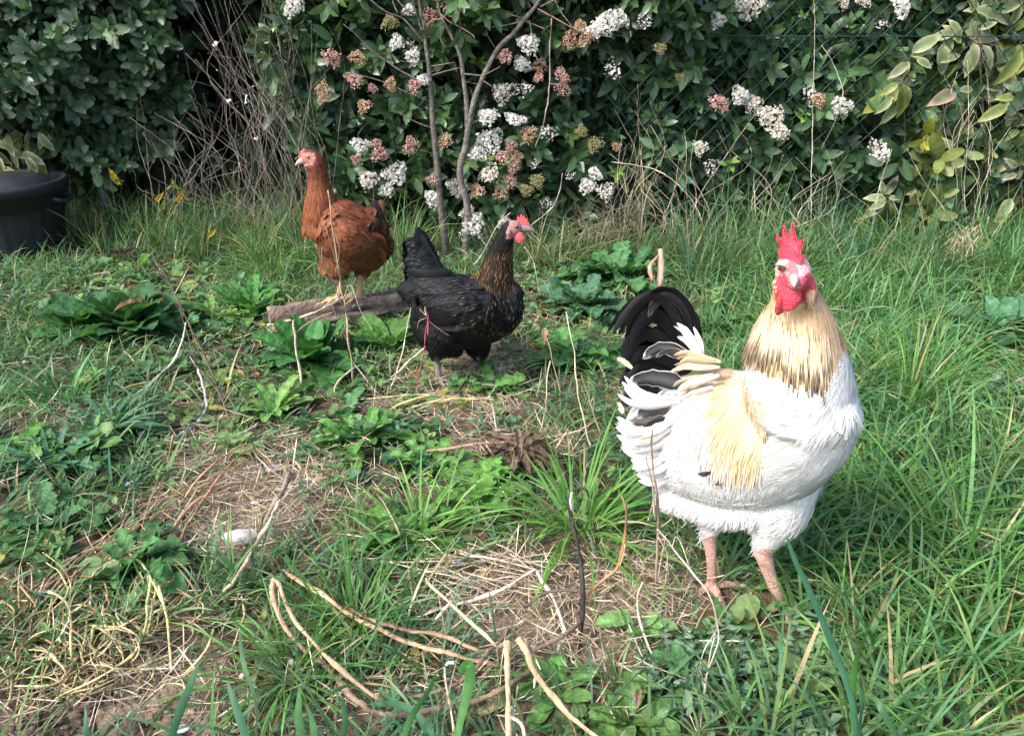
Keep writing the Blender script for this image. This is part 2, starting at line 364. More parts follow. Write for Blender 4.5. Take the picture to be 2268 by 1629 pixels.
# ---------------------------------------------------------------- hedge shrubs
def sprig(tpl, n, length, lsize, spread=(.5, 1.1), whorl=False):
    """a leafy shoot along +Y: pairs of leaves round a twig; verts, faces, colour multipliers"""
    b = MB()
    for i in range(n):
        t = 1-(i//2)/(max(n//2, 1))*.95; a = (i % 2)*np.pi+(i//2)*1.9+rng.normal(0, .25)
        open_ = np.interp(t, [0, 1], spread[::-1])+rng.normal(0, .12)
        f = np.array([[math.cos(a)*math.sin(open_), math.cos(open_), math.sin(a)*math.sin(open_)]])
        up = np.array([[-math.cos(a)*math.cos(open_), math.sin(open_), -math.sin(a)*math.cos(open_)]])*-1
        Mx = basis(f, -up, np.array([lsize*rng.uniform(.75, 1.15)*(.75+.25*(1-abs(2*t-1)))]))
        k = rng.uniform(.75, 1.25)*(1.15 if t > .8 else 1)
        b.add(*inst(tpl[0], tpl[1], tpl[2]*k, Mx, np.array([[0, t*length, 0]]), np.ones((1, 3))))
    V, F = tube([[0, -.25*length, 0], [0, .5*length, 0], [0, length, 0]], [.0022, .0018, .001], 4, 2); b.add(V, F, (.9, .7, .6))
    return np.concatenate(b.V), [np.concatenate(b.F4), np.concatenate(b.F3)], np.concatenate(b.C)
def foliage(b, tpls, P, out, cols, scale, jitter=.5, droop=0.0, hi=.0):
    """P (n,3) shoot bases, out (n,3) outward directions"""
    n = len(P); f = nrm(out + rng.normal(0, jitter, (n, 3)) + np.array([0, 0, -droop])); up = rng.normal(0, .5, (n, 3)) + [0, -.25, 1.0]
    Mx = basis(f, up, scale*rng.uniform(.75, 1.2, n)); c = cols[rng.integers(0, len(cols), n)]*rng.uniform(.7, 1.35, (n, 1))
    which = rng.integers(0, len(tpls), n)
    for i, t in enumerate(tpls):
        k = which == i
        if k.any(): b.add(*inst(t[0], t[1], t[2], Mx[k], P[k], c[k]))
vib_leaf = leaf(6, .40, (.8, .85), .28, .22, rib=1.25)
vib = [sprig(vib_leaf, n, l, s) for n, l, s in ((8, .10, .075), (6, .07, .068), (10, .13, .072), (8, .09, .06))]
holly_leaf = leaf(16, .52, (.7, .7), .22, .28, 5, .34, rib=1.25)
holly = [sprig(holly_leaf, n, l, s, (.35, 1.15)) for n, l, s in ((8, .08, .075), (10, .11, .07), (7, .06, .08))]
laurel_leaf = leaf(14, .5, (.75, .7), .25, .14, 7, .12, rib=1.2)
laurel = [sprig(laurel_leaf, n, l, s, (.5, 1.2)) for n, l, s in ((6, .12, .11), (7, .14, .10), (5, .1, .115))]
def shell(n, u0, u1, z0, z1, y0, bump, depth, seed, lower=None, bumpf=5):
    """points through the front thickness of a shrub: (u range at its front plane, z range)"""
    xa = W(u0, 400, y0)[0]; xb = W(u1, 400, y0)[0]
    x = rng.uniform(xa, xb, n); z = rng.uniform(z0, z1, n)
    e = rng.exponential(depth, n); e = np.minimum(e, 4*depth)
    h = snoise(seed, np.stack([x, z], 1), bumpf, 3)
    yy = y0 - bump*h + e
    P = np.stack([x, yy, z], 1)
    if lower is not None:
        u, v = proj(P); k = v < lower(u)+rng.normal(0, 14, n); P = P[k]
    return P
def bush(name, label, cat, base):
    return thing(name, label, cat, base)
VIBC = np.array([[.036, .07, .032], [.046, .09, .038], [.028, .056, .028], [.058, .108, .042]])
# centre flowering shrub
low_c = lambda u: np.interp(u, [560, 640, 720, 800, 880, 960, 1100, 1250, 1400, 1500], [260, 300, 400, 440, 455, 560, 590, 560, 545, 530])
vc = bush('flowering_shrub', 'dark green shrub full of white and pink flower heads behind the bare sapling', 'shrub', G(1060, 520))
b = MB(); P = shell(1900, 640, 1500, .02, 1.75, 3.22, .20, .13, 21, low_c); n = len(P)
foliage(b, vib, P, np.tile([0, -1, .15], (n, 1)), VIBC, 1.28, .65, .1)
k = P[rng.random(n) < .09]; foliage(b, vib[1:2], k+[0, -.06, 0], np.tile([0, -.8, .8], (len(k), 1)), np.array([[.11, .2, .035], [.09, .17, .03]]), .8, .5)
b.build('foliage', M['hedge'], vc)
b = MB()
for i in range(26):
    x0 = rng.uniform(-.35, .35); x1 = rng.uniform(-.75, .65); p0 = np.array([.0+x0, 3.45, 0]); p1 = np.array([x1*.6, 3.42+rng.normal(0, .06), .6]); p2 = np.array([x1, 3.3+rng.normal(0, .08), rng.uniform(.9, 1.6)])
    V, F = tube([p0, (p0+p1)/2+rng.normal(0, .03, 3), p1, p2], [.011, .008, .006, .003], 5, 4); b.add(V, F, (.085, .065, .05))
b.build('branches', M['bark'], vc)
# right flowering shrub behind the fence
low_r = lambda u: np.interp(u, [1350, 1500, 1650, 1800, 2300], [500, 520, 500, 520, 590])
vr = bush('flowering_shrub', 'dark green shrub with a few white flower heads growing behind the chain link fence', 'shrub', G(1700, 500))
b = MB(); P = shell(1900, 1420, 2120, .02, 1.75, 3.30, .12, .14, 22, low_r); n = len(P)
foliage(b, vib, P, np.tile([0, -1, .1], (n, 1)), VIBC, 1.35, .65, .15)
k = P[rng.random(n) < .05]; foliage(b, vib[1:2], k+[0, -.08, 0], np.tile([0, -.8, .6], (len(k), 1)), np.array([[.11, .2, .035]]), .9, .5)
b.build('foliage', M['hedge'], vr)
b = MB()
for i in range(22):
    x0 = rng.uniform(.7, 1.5); p0 = np.array([x0, 3.6, 0]); p2 = np.array([x0+rng.normal(0, .25), 3.4, rng.uniform(.9, 1.6)])
    V, F = tube([p0, (p0+p2)/2+rng.normal(0, .05, 3), p2], [.012, .008, .003], 5, 4); b.add(V, F, (.085, .065, .05))
b.build('branches', M['bark'], vr)
# laurel at the right edge, yellow-green toothed leaves
la = bush('laurel_shrub', 'broad leaved laurel shrub with yellowing toothed leaves at the right end of the fence', 'shrub', G(2180, 520))
b = MB(); P = shell(1000, 1940, 2560, .02, 1.7, 3.30, .16, .13, 23, low_r); n = len(P)
foliage(b, laurel, P, np.tile([-.1, -1, .1], (n, 1)), np.array([[.06, .105, .04], [.08, .125, .035], [.04, .08, .034], [.11, .135, .036]]), 1.0, .6, .35)
k = P[rng.random(n) < .07]; foliage(b, laurel[2:], k+[0, -.06, 0], np.tile([0, -1, -.2], (len(k), 1)), np.array([[.22, .22, .035], [.2, .21, .05]]), .7, .5, .3)
b.build('foliage', M['dull'], la)
b = MB()
for i in range(12):
    x0 = rng.uniform(1.45, 2.2); p0 = np.array([x0, 3.6, 0]); p2 = np.array([x0+rng.normal(0, .2), 3.42, rng.uniform(.9, 1.5)])
    V, F = tube([p0, (p0+p2)/2+rng.normal(0, .05, 3), p2], [.013, .009, .004], 5, 4); b.add(V, F, (.1, .08, .06))
b.build('branches', M['bark'], la)
# left shrub
low_l = lambda u: np.interp(u, [-400, 0, 100, 250, 330, 430, 480], [360, 330, 345, 370, 350, 240, 60])
ls = bush('evergreen_shrub', 'dense dull green evergreen shrub overhanging the black bin', 'shrub', G(150, 430))
b = MB(); P = shell(2300, -420, 400, .25, 1.9, 3.35, .22, .13, 24, low_l); n = len(P)
foliage(b, holly, P, np.tile([.05, -1, .25], (n, 1)), np.array([[.055, .095, .05], [.07, .115, .055], [.045, .08, .045], [.075, .11, .07]]), 1.08, .6, .25)
b.build('foliage', M['dull'], ls)
b = MB()
for i in range(16):
    x0 = rng.uniform(-2.1, -1.35); p0 = np.array([-1.7+rng.normal(0, .1), 3.75, 0]); p2 = np.array([x0, 3.5, rng.uniform(.8, 1.7)])
    V, F = tube([p0, [x0*.5-.85, 3.7, .4], p2], [.02, .013, .004], 6, 4, .05); b.add(V, F, (.07, .055, .045))
b.build('branches', M['bark'], ls)
# hedge behind everything, leaf and twig colours darkened to deepen the shaded hollows
hd = bush('hedge', 'tall hedge closing off the garden behind the shrubs, coloured dark to deepen the shade', 'hedge', (0, 4.1, 0))
b = MB(); n = 4200; P = np.stack([rng.uniform(-3.6, 3.6, n), 3.78+rng.exponential(.22, n), rng.uniform(0, 2.0, n)], 1)
u, v = proj(P); gap = (np.abs(u-540) < 150) & (v < 300) & (rng.random(n) < .25); hole = (np.abs(u-505) < 115) & (v < 420) & (P[:, 1] < 4.15); P = P[~gap & ~hole]; n = len(P)
foliage(b, laurel+vib, P, np.tile([0, -1, .2], (n, 1)), np.array([[.02, .04, .018], [.025, .05, .02], [.03, .05, .025]]), 1.7, .8)
P2 = np.stack([rng.uniform(-3.6, 3.6, 1500), rng.uniform(4.2, 4.6, 1500), rng.uniform(0, 2.0, 1500)], 1); u, v = proj(P2); P2 = P2[~((np.abs(u-560) < 130) & (v < 240) & (rng.random(1500) < .35))]
foliage(b, laurel, P2, np.tile([0, 1, .2], (len(P2), 1)), np.array([[.02, .04, .018]]), 2.2, .8)  # extra deep leaves added to stop light leaking in from behind
b.build('foliage', M['dull'], hd)
b = MB()
for i in range(40):
    x0 = -3.4+i*.175; p0 = np.array([x0+rng.normal(0, .05), 4.1, 0]); p2 = p0+[rng.normal(0, .25), rng.normal(0, .1), rng.uniform(1.2, 1.9)]
    V, F = tube([p0, (p0+p2)/2+rng.normal(0, .05, 3), p2], [.022, .015, .006], 5, 3); b.add(V, F, (.05, .04, .033))
b.build('trunk', M['bark'], hd)

# variegated shrub: pale edged leaves in front of the fence
def varieg_tpl():
    V, F, c = leaf(9, .46, (.7, .85), .5, .3, wave=.035, cols=5, rib=1.0); return V, F, c
vt = varieg_tpl(); vmask = np.tile([.95, .2, 0, .12, .75], 9).astype(float); vmask[:5] = .4; vmask[-10:] = .8
va = bush('variegated_shrub', 'variegated shrub with cream edged leaves pushing through the fence', 'shrub', G(2090, 540))
b = MB()
def vleaf(u, v, y, ang, L, open_=.0, cream=(.62, .58, .34), grn=(.16, .22, .09)):
    p = W(u, v, y); a = R(ang); f = np.array([[math.cos(a), -.35+rng.normal(0, .2), math.sin(a)]]); up = np.array([[rng.normal(0, .3), -1, .55]])
    b.add(*inst(vt[0], vt[1], vmask*rng.uniform(.8, 1), basis(f, up, np.array([L])), p[None], np.array([grn])*rng.uniform(.8, 1.2), np.array([cream])*rng.uniform(.85, 1.1)))
PINK = (.50, .34, .29); CRM = (.50, .47, .28); YEL = (.38, .37, .08)
for (u, v, ang, L, cr) in [(2020, 115, 45, .15, CRM), (2025, 112, 5, .15, PINK), (2018, 125, 20, .13, CRM), (2010, 140, 210, .12, PINK), (2012, 135, 250, .11, CRM), (2030, 130, -20, .1, CRM),
        (1990, 185, 205, .13, YEL), (1995, 190, 230, .14, YEL), (1998, 185, -75, .15, YEL), (2005, 190, -55, .12, YEL), (1985, 200, 215, .17, YEL), (1975, 215, 240, .12, CRM), (2000, 180, 160, .09, CRM), (1990, 215, -100, .13, CRM),
        (2160, 20, 10, .16, CRM), (2165, 55, -15, .13, CRM), (2170, 65, 30, .1, CRM), (2155, 95, -70, .1, PINK), (2175, 100, -35, .13, PINK), (2185, 130, -60, .09, CRM), (2160, 130, -110, .08, CRM),
        (2110, 205, 190, .15, (.55, .25, .22)), (2118, 205, 215, .11, PINK), (2125, 200, 5, .09, CRM), (2230, 235, 200, .16, YEL), (2245, 215, 170, .12, YEL), (2262, 110, 250, .16, YEL),
        (1960, 430, 60, .12, PINK), (1962, 440, 170, .12, CRM), (1962, 445, 200, .13, CRM), (1966, 442, -35, .11, PINK), (1968, 438, 20, .08, CRM), (1958, 452, 215, .12, CRM), (1970, 450, -60, .10, YEL), (1955, 430, 110, .08, CRM),
        (2030, 420, 190, .06, PINK), (2045, 425, 5, .10, CRM), (2040, 432, -20, .11, CRM), (2032, 445, -70, .09, PINK), (2020, 440, -50, .10, YEL), (2060, 440, 10, .08, CRM),
        (2250, 370, 150, .08, PINK), (2252, 385, 200, .09, PINK), (2262, 350, 120, .08, PINK), (2240, 440, 230, .13, CRM), (2225, 470, 250, .12, CRM), (2250, 480, -80, .14, YEL), (2200, 490, 10, .11, YEL), (2210, 500, 200, .1, YEL),
        (1890, 490, 10, .08, YEL), (1885, 500, -90, .06, YEL), (1900, 495, -20, .08, YEL), (1920, 480, 190, .05, PINK), (1740, 300, 230, .06, YEL)]:
    vleaf(u, v, 3.09+rng.normal(0, .03), ang+rng.normal(0, 8), L*rng.uniform(.5, .8), 0, cr, (.14, .2, .08) if cr != YEL else (.12, .17, .05))
for i in range(26):
    cl = [CRM, YEL, PINK][rng.integers(0, 3)]; uu, vv = rng.uniform(2080, 2290), rng.uniform(0, 520)
    for q in range(3): vleaf(uu+rng.normal(0, 12), vv+rng.normal(0, 12), 3.2, rng.uniform(0, 360), rng.uniform(.06, .11), 0, cl)
b.build('foliage', M['varieg'], va)
b = MB()
for pts in ([(2005, 330), (2003, 260), (1998, 190), (2012, 140), (2025, 105)], [(1968, 545), (1965, 490), (1962, 440)], [(2180, 540), (2185, 400), (2175, 200), (2165, 60), (2160, -40)], [(2050, 540), (2045, 470), (2035, 425)], [(2270, 520), (2262, 400), (2258, 350)]):
    V, F = tube([W(u, v, 3.14) for u, v in pts], [.004, .003], 5, 4); b.add(V, F, (.12, .09, .06))
b.build('branches', M['bark'], va)
# a second, smaller variegated plant behind the bin
vb = bush('variegated_shrub', 'small variegated shrub with pale leaves drooping behind the black bin', 'shrub', G(20, 500))
b = MB()
for i in range(34):
    uu, vv = rng.uniform(-60, 100), rng.uniform(285, 385)
    vleaf(uu, vv, 3.2+rng.normal(0, .06), rng.uniform(180, 360), rng.uniform(.05, .085), 0, [CRM, YEL, CRM][rng.integers(0, 3)], (.12, .17, .07))
b.build('foliage', M['varieg'], vb)
b = MB()
for uu in (-30, 20, 60): V, F = tube([W(uu+20, 560, 3.25), W(uu+10, 420, 3.2), W(uu, 290, 3.14)], [.006, .003], 5, 4); b.add(V, F, (.12, .09, .06))
b.build('branches', M['bark'], vb)

# ---------------------------------------------------------------- flower heads (parts of the two flowering shrubs)
pet = []
for k in range(5):
    a = k/5*2*np.pi; d = np.array([math.cos(a), math.sin(a), 0]); s = np.array([-math.sin(a), math.cos(a), 0])
    pet += [d*.12, d*.6+s*.36+[0, 0, .12], d*1.0+[0, 0, .02], d*.6-s*.36+[0, 0, .12]]
pet = np.array(pet); pf = np.arange(20).reshape(5, 4)
bv, bf = icos(1, 4, 6)
def head_mesh(kind_, n=190):
    b = MB(); pts = []
    cols = {'W': [(.82, .80, .74), (.85, .83, .80)], 'P': [(.62, .29, .26), (.66, .38, .33), (.72, .54, .46)], 'T': [(.64, .45, .27), (.70, .54, .36), (.56, .30, .22)], 'M': [(.8, .77, .68), (.62, .42, .3), (.78, .7, .6)], 'G': [(.34, .33, .15), (.4, .37, .18), (.3, .26, .13)], 'S': [(.8, .78, .75), (.7, .6, .5)]}[kind_]
    n = {'S': 45}.get(kind_, n)
    for i in range(n):
        d = nrm(rng.standard_normal(3)); d[2] = abs(d[2])*1.0-.25; p = d*[1, 1, .62]*rng.uniform(.6, 1.1)*(1+.16*math.sin(3*math.atan2(d[1], d[0])+1))
        c = np.array(cols[rng.integers(0, len(cols))])*rng.uniform(.85, 1.1)
        op = {'W': .85, 'P': .08, 'T': .12, 'M': .5, 'G': .06, 'S': .7}[kind_]
        if rng.random() < op:
            s = rng.uniform(.13, .19); nn = nrm(p+rng.normal(0, .5, 3)); Mx = basis(np.array([rng.normal(0, 1, 3)]), nn[None], np.array([s]))
            V, F, C = inst(pet, pf, np.ones((20, 3)), Mx, p[None]*1.05, np.array([cols[0] if kind_ in 'WSM' else c])); b.add(V, F, C)
        else:
            s = rng.uniform(.05, .085); b.add(bv*s+p, bf, c)
        if i % 4 == 0:
            V, F = tube([[0, 0, -.55], p*.55, p*.98], [.02, .012], 3, 2); b.add(V, F, (.25, .14, .09))
    V, F = tube([[0, 0, -1.3], [0, 0, -.5]], [.035, .03], 4, 1); b.add(V, F, (.2, .17, .08))
    return b
heads = {k: [] for k in 'WPTMGS'}
for k in heads:
    for i in range(3):
        o = head_mesh(k).build('flower_head', M['petal']); heads[k].append(o.data); COL.objects.unlink(o); bpy.data.objects.remove(o)
def flower_head(parent, u, v, r, k, y=None):
    y = (3.0 if y is None else y-.03)+rng.normal(0, .025); p = W(u, v, y); s = r*px(p)*1.05
    o = bpy.data.objects.new('flower_head', heads[k][rng.integers(0, 3)]); COL.objects.link(o); o.parent = parent
    d = Vector((rng.normal(0, .35), -1.0, .65+rng.normal(0, .3))); q = d.to_track_quat('Z', 'Y')
    o.location = tuple(p-wloc(parent)); o.rotation_mode = 'QUATERNION'; o.rotation_quaternion = q @ Matrix.Rotation(rng.uniform(0, 6.28), 3, 'Z').to_quaternion(); o.scale = (s*rng.uniform(.85, 1.1), s*rng.uniform(.85, 1.1), s)
for (u, v, r, k) in [(735, 128, 21, 'P'), (792, 128, 18, 'T'), (786, 178, 18, 'P'), (714, 198, 16, 'T'), (716, 216, 15, 'T'), (806, 236, 18, 'T'), (865, 187, 15, 'T'), (825, 196, 12, 'P'), (905, 105, 17, 'S'), (878, 92, 16, 'W'), (914, 126, 17, 'W'),
        (955, 36, 18, 'P'), (957, 68, 15, 'P'), (1000, 18, 20, 'T'), (1060, 12, 21, 'W'), (1015, 5, 15, 'P'), (905, 22, 14, 'W'), (918, 190, 14, 'P'), (938, 175, 14, 'W'), (1118, 125, 16, 'P'), (1170, 98, 23, 'W'), (1157, 143, 20, 'W'), (1196, 145, 18, 'T'), (1192, 171, 13, 'P'),
        (1115, 205, 25, 'M'), (1158, 198, 19, 'S'), (1140, 264, 19, 'W'), (1080, 258, 20, 'W'), (1172, 297, 19, 'T'), (1131, 322, 14, 'P'), (1112, 347, 15, 'P'), (1142, 348, 16, 'T'), (1136, 372, 14, 'P'), (1086, 310, 25, 'W'), (1058, 338, 18, 'W'), (1083, 384, 20, 'M'), (1108, 427, 18, 'T'), (1056, 424, 17, 'T'), (1130, 402, 15, 'P'),
        (958, 440, 19, 'W'), (984, 312, 19, 'T'), (910, 322, 19, 'P'), (833, 318, 12, 'P'), (841, 343, 17, 'P'), (798, 322, 18, 'W'), (788, 352, 11, 'P'), (815, 398, 22, 'M'), (876, 384, 26, 'W'), (856, 420, 15, 'W'), (1050, 498, 24, 'W'), (1036, 470, 16, 'W'), (1012, 413, 18, 'W'), (958, 398, 14, 'P'),
        (1243, 165, 16, 'P'), (1247, 195, 17, 'P'), (1262, 90, 20, 'T'), (1300, 82, 20, 'T'), (1286, 60, 18, 'T'), (1340, 52, 26, 'W'), (1370, 42, 20, 'W'), (1318, 66, 18, 'W'), (1428, 46, 17, 'S'), (1358, 152, 22, 'S'), (1462, 108, 14, 'G'), (1318, 320, 19, 'G'), (1365, 325, 11, 'T'), (1300, 412, 19, 'W'), (1342, 422, 20, 'M'), (1318, 385, 16, 'W'),
        (1216, 296, 18, 'S'), (1288, 290, 15, 'G'), (1264, 385, 13, 'S'), (1210, 450, 16, 'S'), (1166, 420, 15, 'G'), (1190, 400, 15, 'G'), (1185, 362, 12, 'S'), (862, 50, 18, 'G'), (648, 15, 20, 'W'), (1075, 540, 14, 'W'), (1118, 492, 14, 'M'), (1030, 520, 14, 'S')]:
    flower_head(vc, u, v, r, k)
for (u, v, r, k) in [(1594, 228, 21, 'P'), (1640, 212, 20, 'W'), (1668, 228, 18, 'M'), (1710, 262, 28, 'M'), (1726, 290, 20, 'M'), (1692, 250, 18, 'M'), (1795, 212, 22, 'S'), (1815, 222, 18, 'T'), (1862, 236, 24, 'W'), (1551, 327, 16, 'M'), (1577, 368, 19, 'S'), (1590, 45, 18, 'W'), (1665, 12, 27, 'M'), (1645, 5, 16, 'W'), (1948, 340, 25, 'W'), (1935, 320, 15, 'S'), (1996, 18, 23, 'W'), (1955, 55, 15, 'S'), (1870, 5, 15, 'M'), (1915, 2, 14, 'M'), (1505, 170, 10, 'G')]:
    flower_head(vr, u, v, r, k, 3.08)
# ---------------------------------------------------------------- chain link fence
fe = thing('chain_link_fence', 'dark green chain link fence in front of the shrubs on the right', 'fence', (1.6, 3.2, 0))
b = MB(); FH = 1.55; pitch = .088; x0, x1 = .30, 4.2
def fy_(x): return 3.16 - .02*x
n = int((x1-x0+FH*1.0)/pitch)
for s in (1, -1):
    for i in range(n+1):
        xs = (x0-FH if s > 0 else x0)+i*pitch
        zz = np.linspace(.02, FH, 2+int(FH/.12)); xx = xs + s*(zz*.94)
        k = (xx >= x0) & (xx <= x1)
        if k.sum() < 2: continue
        xx, zz = xx[k], zz[k]; yy = fy_(xx) + s*.0016 + .012*np.sin(2.1*xx+1.3*zz)
        P = np.stack([xx, yy, zz], 1); V, F = tube(P, .0016, 4, 1); b.add(V, F, (.012, .04, .036))
b.build('wire_mesh', M['wire'], fe)
for xp in (.30, 3.0):
    yp = fy_(xp)+(.14 if xp < 1 else .035); b = MB(); V, F = tube([[xp, yp, -.1], [xp, yp, 1.0], [xp, yp, 1.62]], .017, 8, 1); b.add(V, F, (.014, .04, .032)); b.build('post', M['wire'], fe)
for zt in (.04, .8, 1.53):
    b = MB(); xs = np.linspace(x0, x1, 24); V, F = tube(np.stack([xs, fy_(xs)-.003+.012*np.sin(2.1*xs+1.3*zt), 0*xs+zt], 1), .0022, 4, 1); b.add(V, F, (.016, .045, .036)); b.build('tension_wire', M['wire'], fe)
# leaning stake by the bin
b = MB()
P0 = W(205, 345, 3.3); P1 = W(252, 520, 3.25)
V, F = tube([P0, (P0+P1)/2, P1], .014, 4, 1); b.add(V, F, (.012, .045, .045))
tag(b.build('stake', M['wire']), 'dark green stake leaning beside the black bin', 'stake')

# ---------------------------------------------------------------- bare sapling
SY = 2.98
def limb(b, pts, r, y=SY, n=7, jit=.04, col=(.14, .12, .103), per=6):
    pts = np.array(pts, float); P = np.array([W(p[0], p[1], (y if np.isscalar(y) else y[i])+(p[2] if len(p) > 2 else 0)) for i, p in enumerate(pts)])
    P = P + rng.normal(0, .0016, P.shape); V, F = tube(P, np.array(r)*.84, n, per, jit); k = rng.uniform(.85, 1.15)
    b.add(V, F, np.array(col)*k)
sp = thing('bare_sapling', 'leafless young tree with two grey stems standing behind the black hen', 'tree', G(1008, 565))
b = MB()
limb(b, [(986, 600), (984, 553), (975, 444), (967, 342), (958, 273), (953, 205), (950, 137), (944, 96), (938, 58), (927, 0), (922, -80), (930, -200)], [.0175, .0165, .015, .014, .0125, .0115, .010, .009, .008, .006, .004, .002])
b.build('trunk', M['bark'], sp)
b = MB()
limb(b, [(1028, 600), (1030, 553), (1033, 458), (1020, 403), (1020, 362), (1030, 321), (1040, 273), (1050, 225), (1064, 184), (1081, 147), (1105, 102), (1136, 75), (1163, 41), (1190, 7), (1215, -50), (1230, -160)], [.019, .018, .0165, .0155, .0145, .0135, .013, .012, .011, .010, .0095, .009, .009, .007, .005, .003])
b.build('trunk', M['bark'], sp)
b = MB()
limb(b, [(1036, 285), (1033, 232), (1026, 171), (1020, 123), (1002, 85), (979, 38), (968, 0), (960, -80)], [.011, .0105, .010, .009, .0075, .006, .005, .003])
BR = [([(950, 190), (915, 170), (876, 150), (821, 113), (787, 75), (760, 55)], .0042), ([(951, 225), (900, 205), (850, 182), (797, 164), (764, 160)], .0032), ([(941, 96), (915, 65), (890, 41), (859, 27), (832, 10), (800, -20)], .0048),
      ([(953, 282), (920, 268), (890, 253), (885, 248)], .003), ([(951, 167), (985, 158), (1020, 150)], .0038), ([(1024, 163), (1045, 166), (1067, 167), (1090, 158), (1108, 147)], .0036), ([(941, 61), (960, 45), (979, 41), (995, 20), (1020, -15)], .0035),
      ([(951, 137), (930, 133), (905, 135), (885, 134)], .0025), ([(953, 147), (975, 143), (1005, 138)], .0025), ([(975, 30), (995, 48), (1020, 62), (1046, 78), (1050, 85)], .003), ([(950, 60), (930, 42), (905, 25), (880, 0), (860, -30)], .0045),
      ([(1016, 0), (1018, 40), (1020, 70), (1017, 105)], .003), ([(1165, 42), (1130, 35), (1090, 22), (1040, 5)], .003), ([(1168, 44), (1140, 52), (1100, 58), (1072, 57)], .0028), ([(1160, 45), (1190, 58), (1207, 66)], .0026),
      ([(1173, 44), (1178, 70), (1184, 116), (1192, 135)], .0026), ([(1190, 20), (1225, 38), (1266, 61), (1300, 72), (1358, 84)], .0034), ([(1228, -5), (1240, 25), (1260, 50), (1272, 65)], .0032), ([(1197, 15), (1235, -5), (1260, -40)], .003), ([(1100, 110), (1085, 85), (1078, 70)], .002),
      ([(1068, 178), (1085, 188), (1095, 197)], .0025), ([(1050, 225), (1045, 205), (1040, 195)], .0022), ([(1064, 184), (1050, 185), (1035, 180)], .0022), ([(1040, 275), (1065, 262), (1095, 250)], .0022), ([(1022, 350), (1045, 368), (1058, 380)], .0026), ([(1018, 380), (1003, 372)], .0028), ([(965, 345), (945, 335), (930, 332)], .002),
      ([(940, 96), (925, 40), (915, 0), (900, -60)], .005), ([(882, 30), (870, 5), (862, -40)], .004), ([(968, 0), (985, -30), (1000, -80)], .004)]
for pts, r in BR:
    red = r < .0036 and rng.random() < .5
    limb(b, [(p[0], p[1], -.012*i*rng.uniform(.2, 1.2)) for i, p in enumerate(pts)], [r, r*.55], col=(.23, .13, .10) if red else (.15, .12, .105), n=5, per=4)
b.build('branches', M['bark'], sp)

# ---------------------------------------------------------------- dry stems, twigs and vines (each a thing)
def stems(name, label, cat, lines, group=None, matk='stem'):
    """lines: list of (points (u,v,y or None -> on ground + lift), radius list m, colour)"""
    b = MB(); first = None
    for pts, r, c in lines:
        P = []
        for p in pts:
            if len(p) == 3 and p[2] is not None and p[2] > .35: P.append(W(*p))
            else: P.append(G(p[0], p[1], (p[2] if len(p) == 3 else .01)+(.028 if name in ('fallen_twig', 'bent_twig', 'split_branch') and 0 < len(P) < len(pts)-1 else 0)))
        P = np.array(P); P = P + rng.normal(0, .001, P.shape)
        if first is None: first = P[0]
        L = np.linalg.norm(np.diff(P, axis=0), axis=1).sum(); k = max(3, int(L/.022)); Q = crom(P, 6); Q = Q[np.linspace(0, len(Q)-1, max(k, 3)).astype(int)]; m = len(Q)
        Q[1:-1] += rng.normal(0, .0009, (m-2, 3)); rr = np.interp(np.linspace(0, 1, m), np.linspace(0, 1, len(r)), r)*.68*rng.uniform(.75, 1.25, m)
        V, F = tube(Q, rr, 7, 3, .15); n7 = (len(V)-2)//7; cv = np.ones((len(V), 1)); cv[:-2, 0] = np.repeat(1+.30*snoise(int(rng.integers(1, 999)), np.arange(n7)[:, None]*.35, 1.0, 2), 7)*np.tile(rng.uniform(.8, 1.15, 7), n7)
        b.add(V, F, np.array(c)*rng.uniform(.88, 1.12)*cv)
    o = b.build(name, M[matk]); return tag(o, label, cat, group)
TAN = (.36, .26, .15); PALE = (.45, .37, .25); BRN = (.2, .12, .075); DKB = (.055, .045, .038); ORG = (.34, .19, .095); GRY = (.32, .29, .26); YLW = (.48, .40, .19); WHT = (.50, .44, .35)
yr = 1.93
stems('dry_stalk', 'tall pale dry stalk with a broken tip rising in front of the red hen', 'stalk',
      [([(784, 900, 1.80), (778, 820, 1.83), (770, 740, 1.85), (766, 680, 1.87), (757, 640, 1.88), (748, 590, 1.89), (738, 520, 1.9), (725, 420, 1.9)], [.0042, .0035, .003, .0026], TAN),
       ([(768, 700, 1.86), (752, 660, 1.84), (735, 620, 1.83), (716, 575, 1.82), (713, 550, 1.82)], [.0028, .0015], (.2, .15, .1)), ([(757, 645, 1.88), (741, 570, 1.86), (722, 505, 1.85), (712, 480, 1.85)], [.0022, .001], (.3, .22, .15)),
       ([(742, 605, 1.88), (751, 560, 1.87), (749, 535, 1.87), (742, 515, 1.87)], [.0015, .001], TAN), ([(764, 660, 1.87), (775, 630, 1.85), (790, 665, 1.84), (805, 700, 1.83), (825, 730, 1.82)], [.0016, .001], PALE),
       ([(772, 760, 1.85), (745, 700, 1.83), (735, 672, 1.83)], [.0016, .001], (.3, .22, .15)), ([(785, 812, 1.82), (745, 850, 1.8), (742, 875, 1.79)], [.0035, .003], PALE), ([(786, 810, 1.83), (840, 870, 1.8), (905, 905, 1.78)], [.0025, .0018], PALE)])
stems('dry_stalk', 'straight pale stub of dry stalk beside the big dock rosette', 'stalk', [([(650, 708, 1.84), (655, 760, 1.83), (668, 850, 1.82)], [.004, .0045, .005], (.55, .45, .32)), ([(655, 735, 1.84), (690, 712, 1.86), (735, 690, 1.88)], [.002, .0012], PALE)])
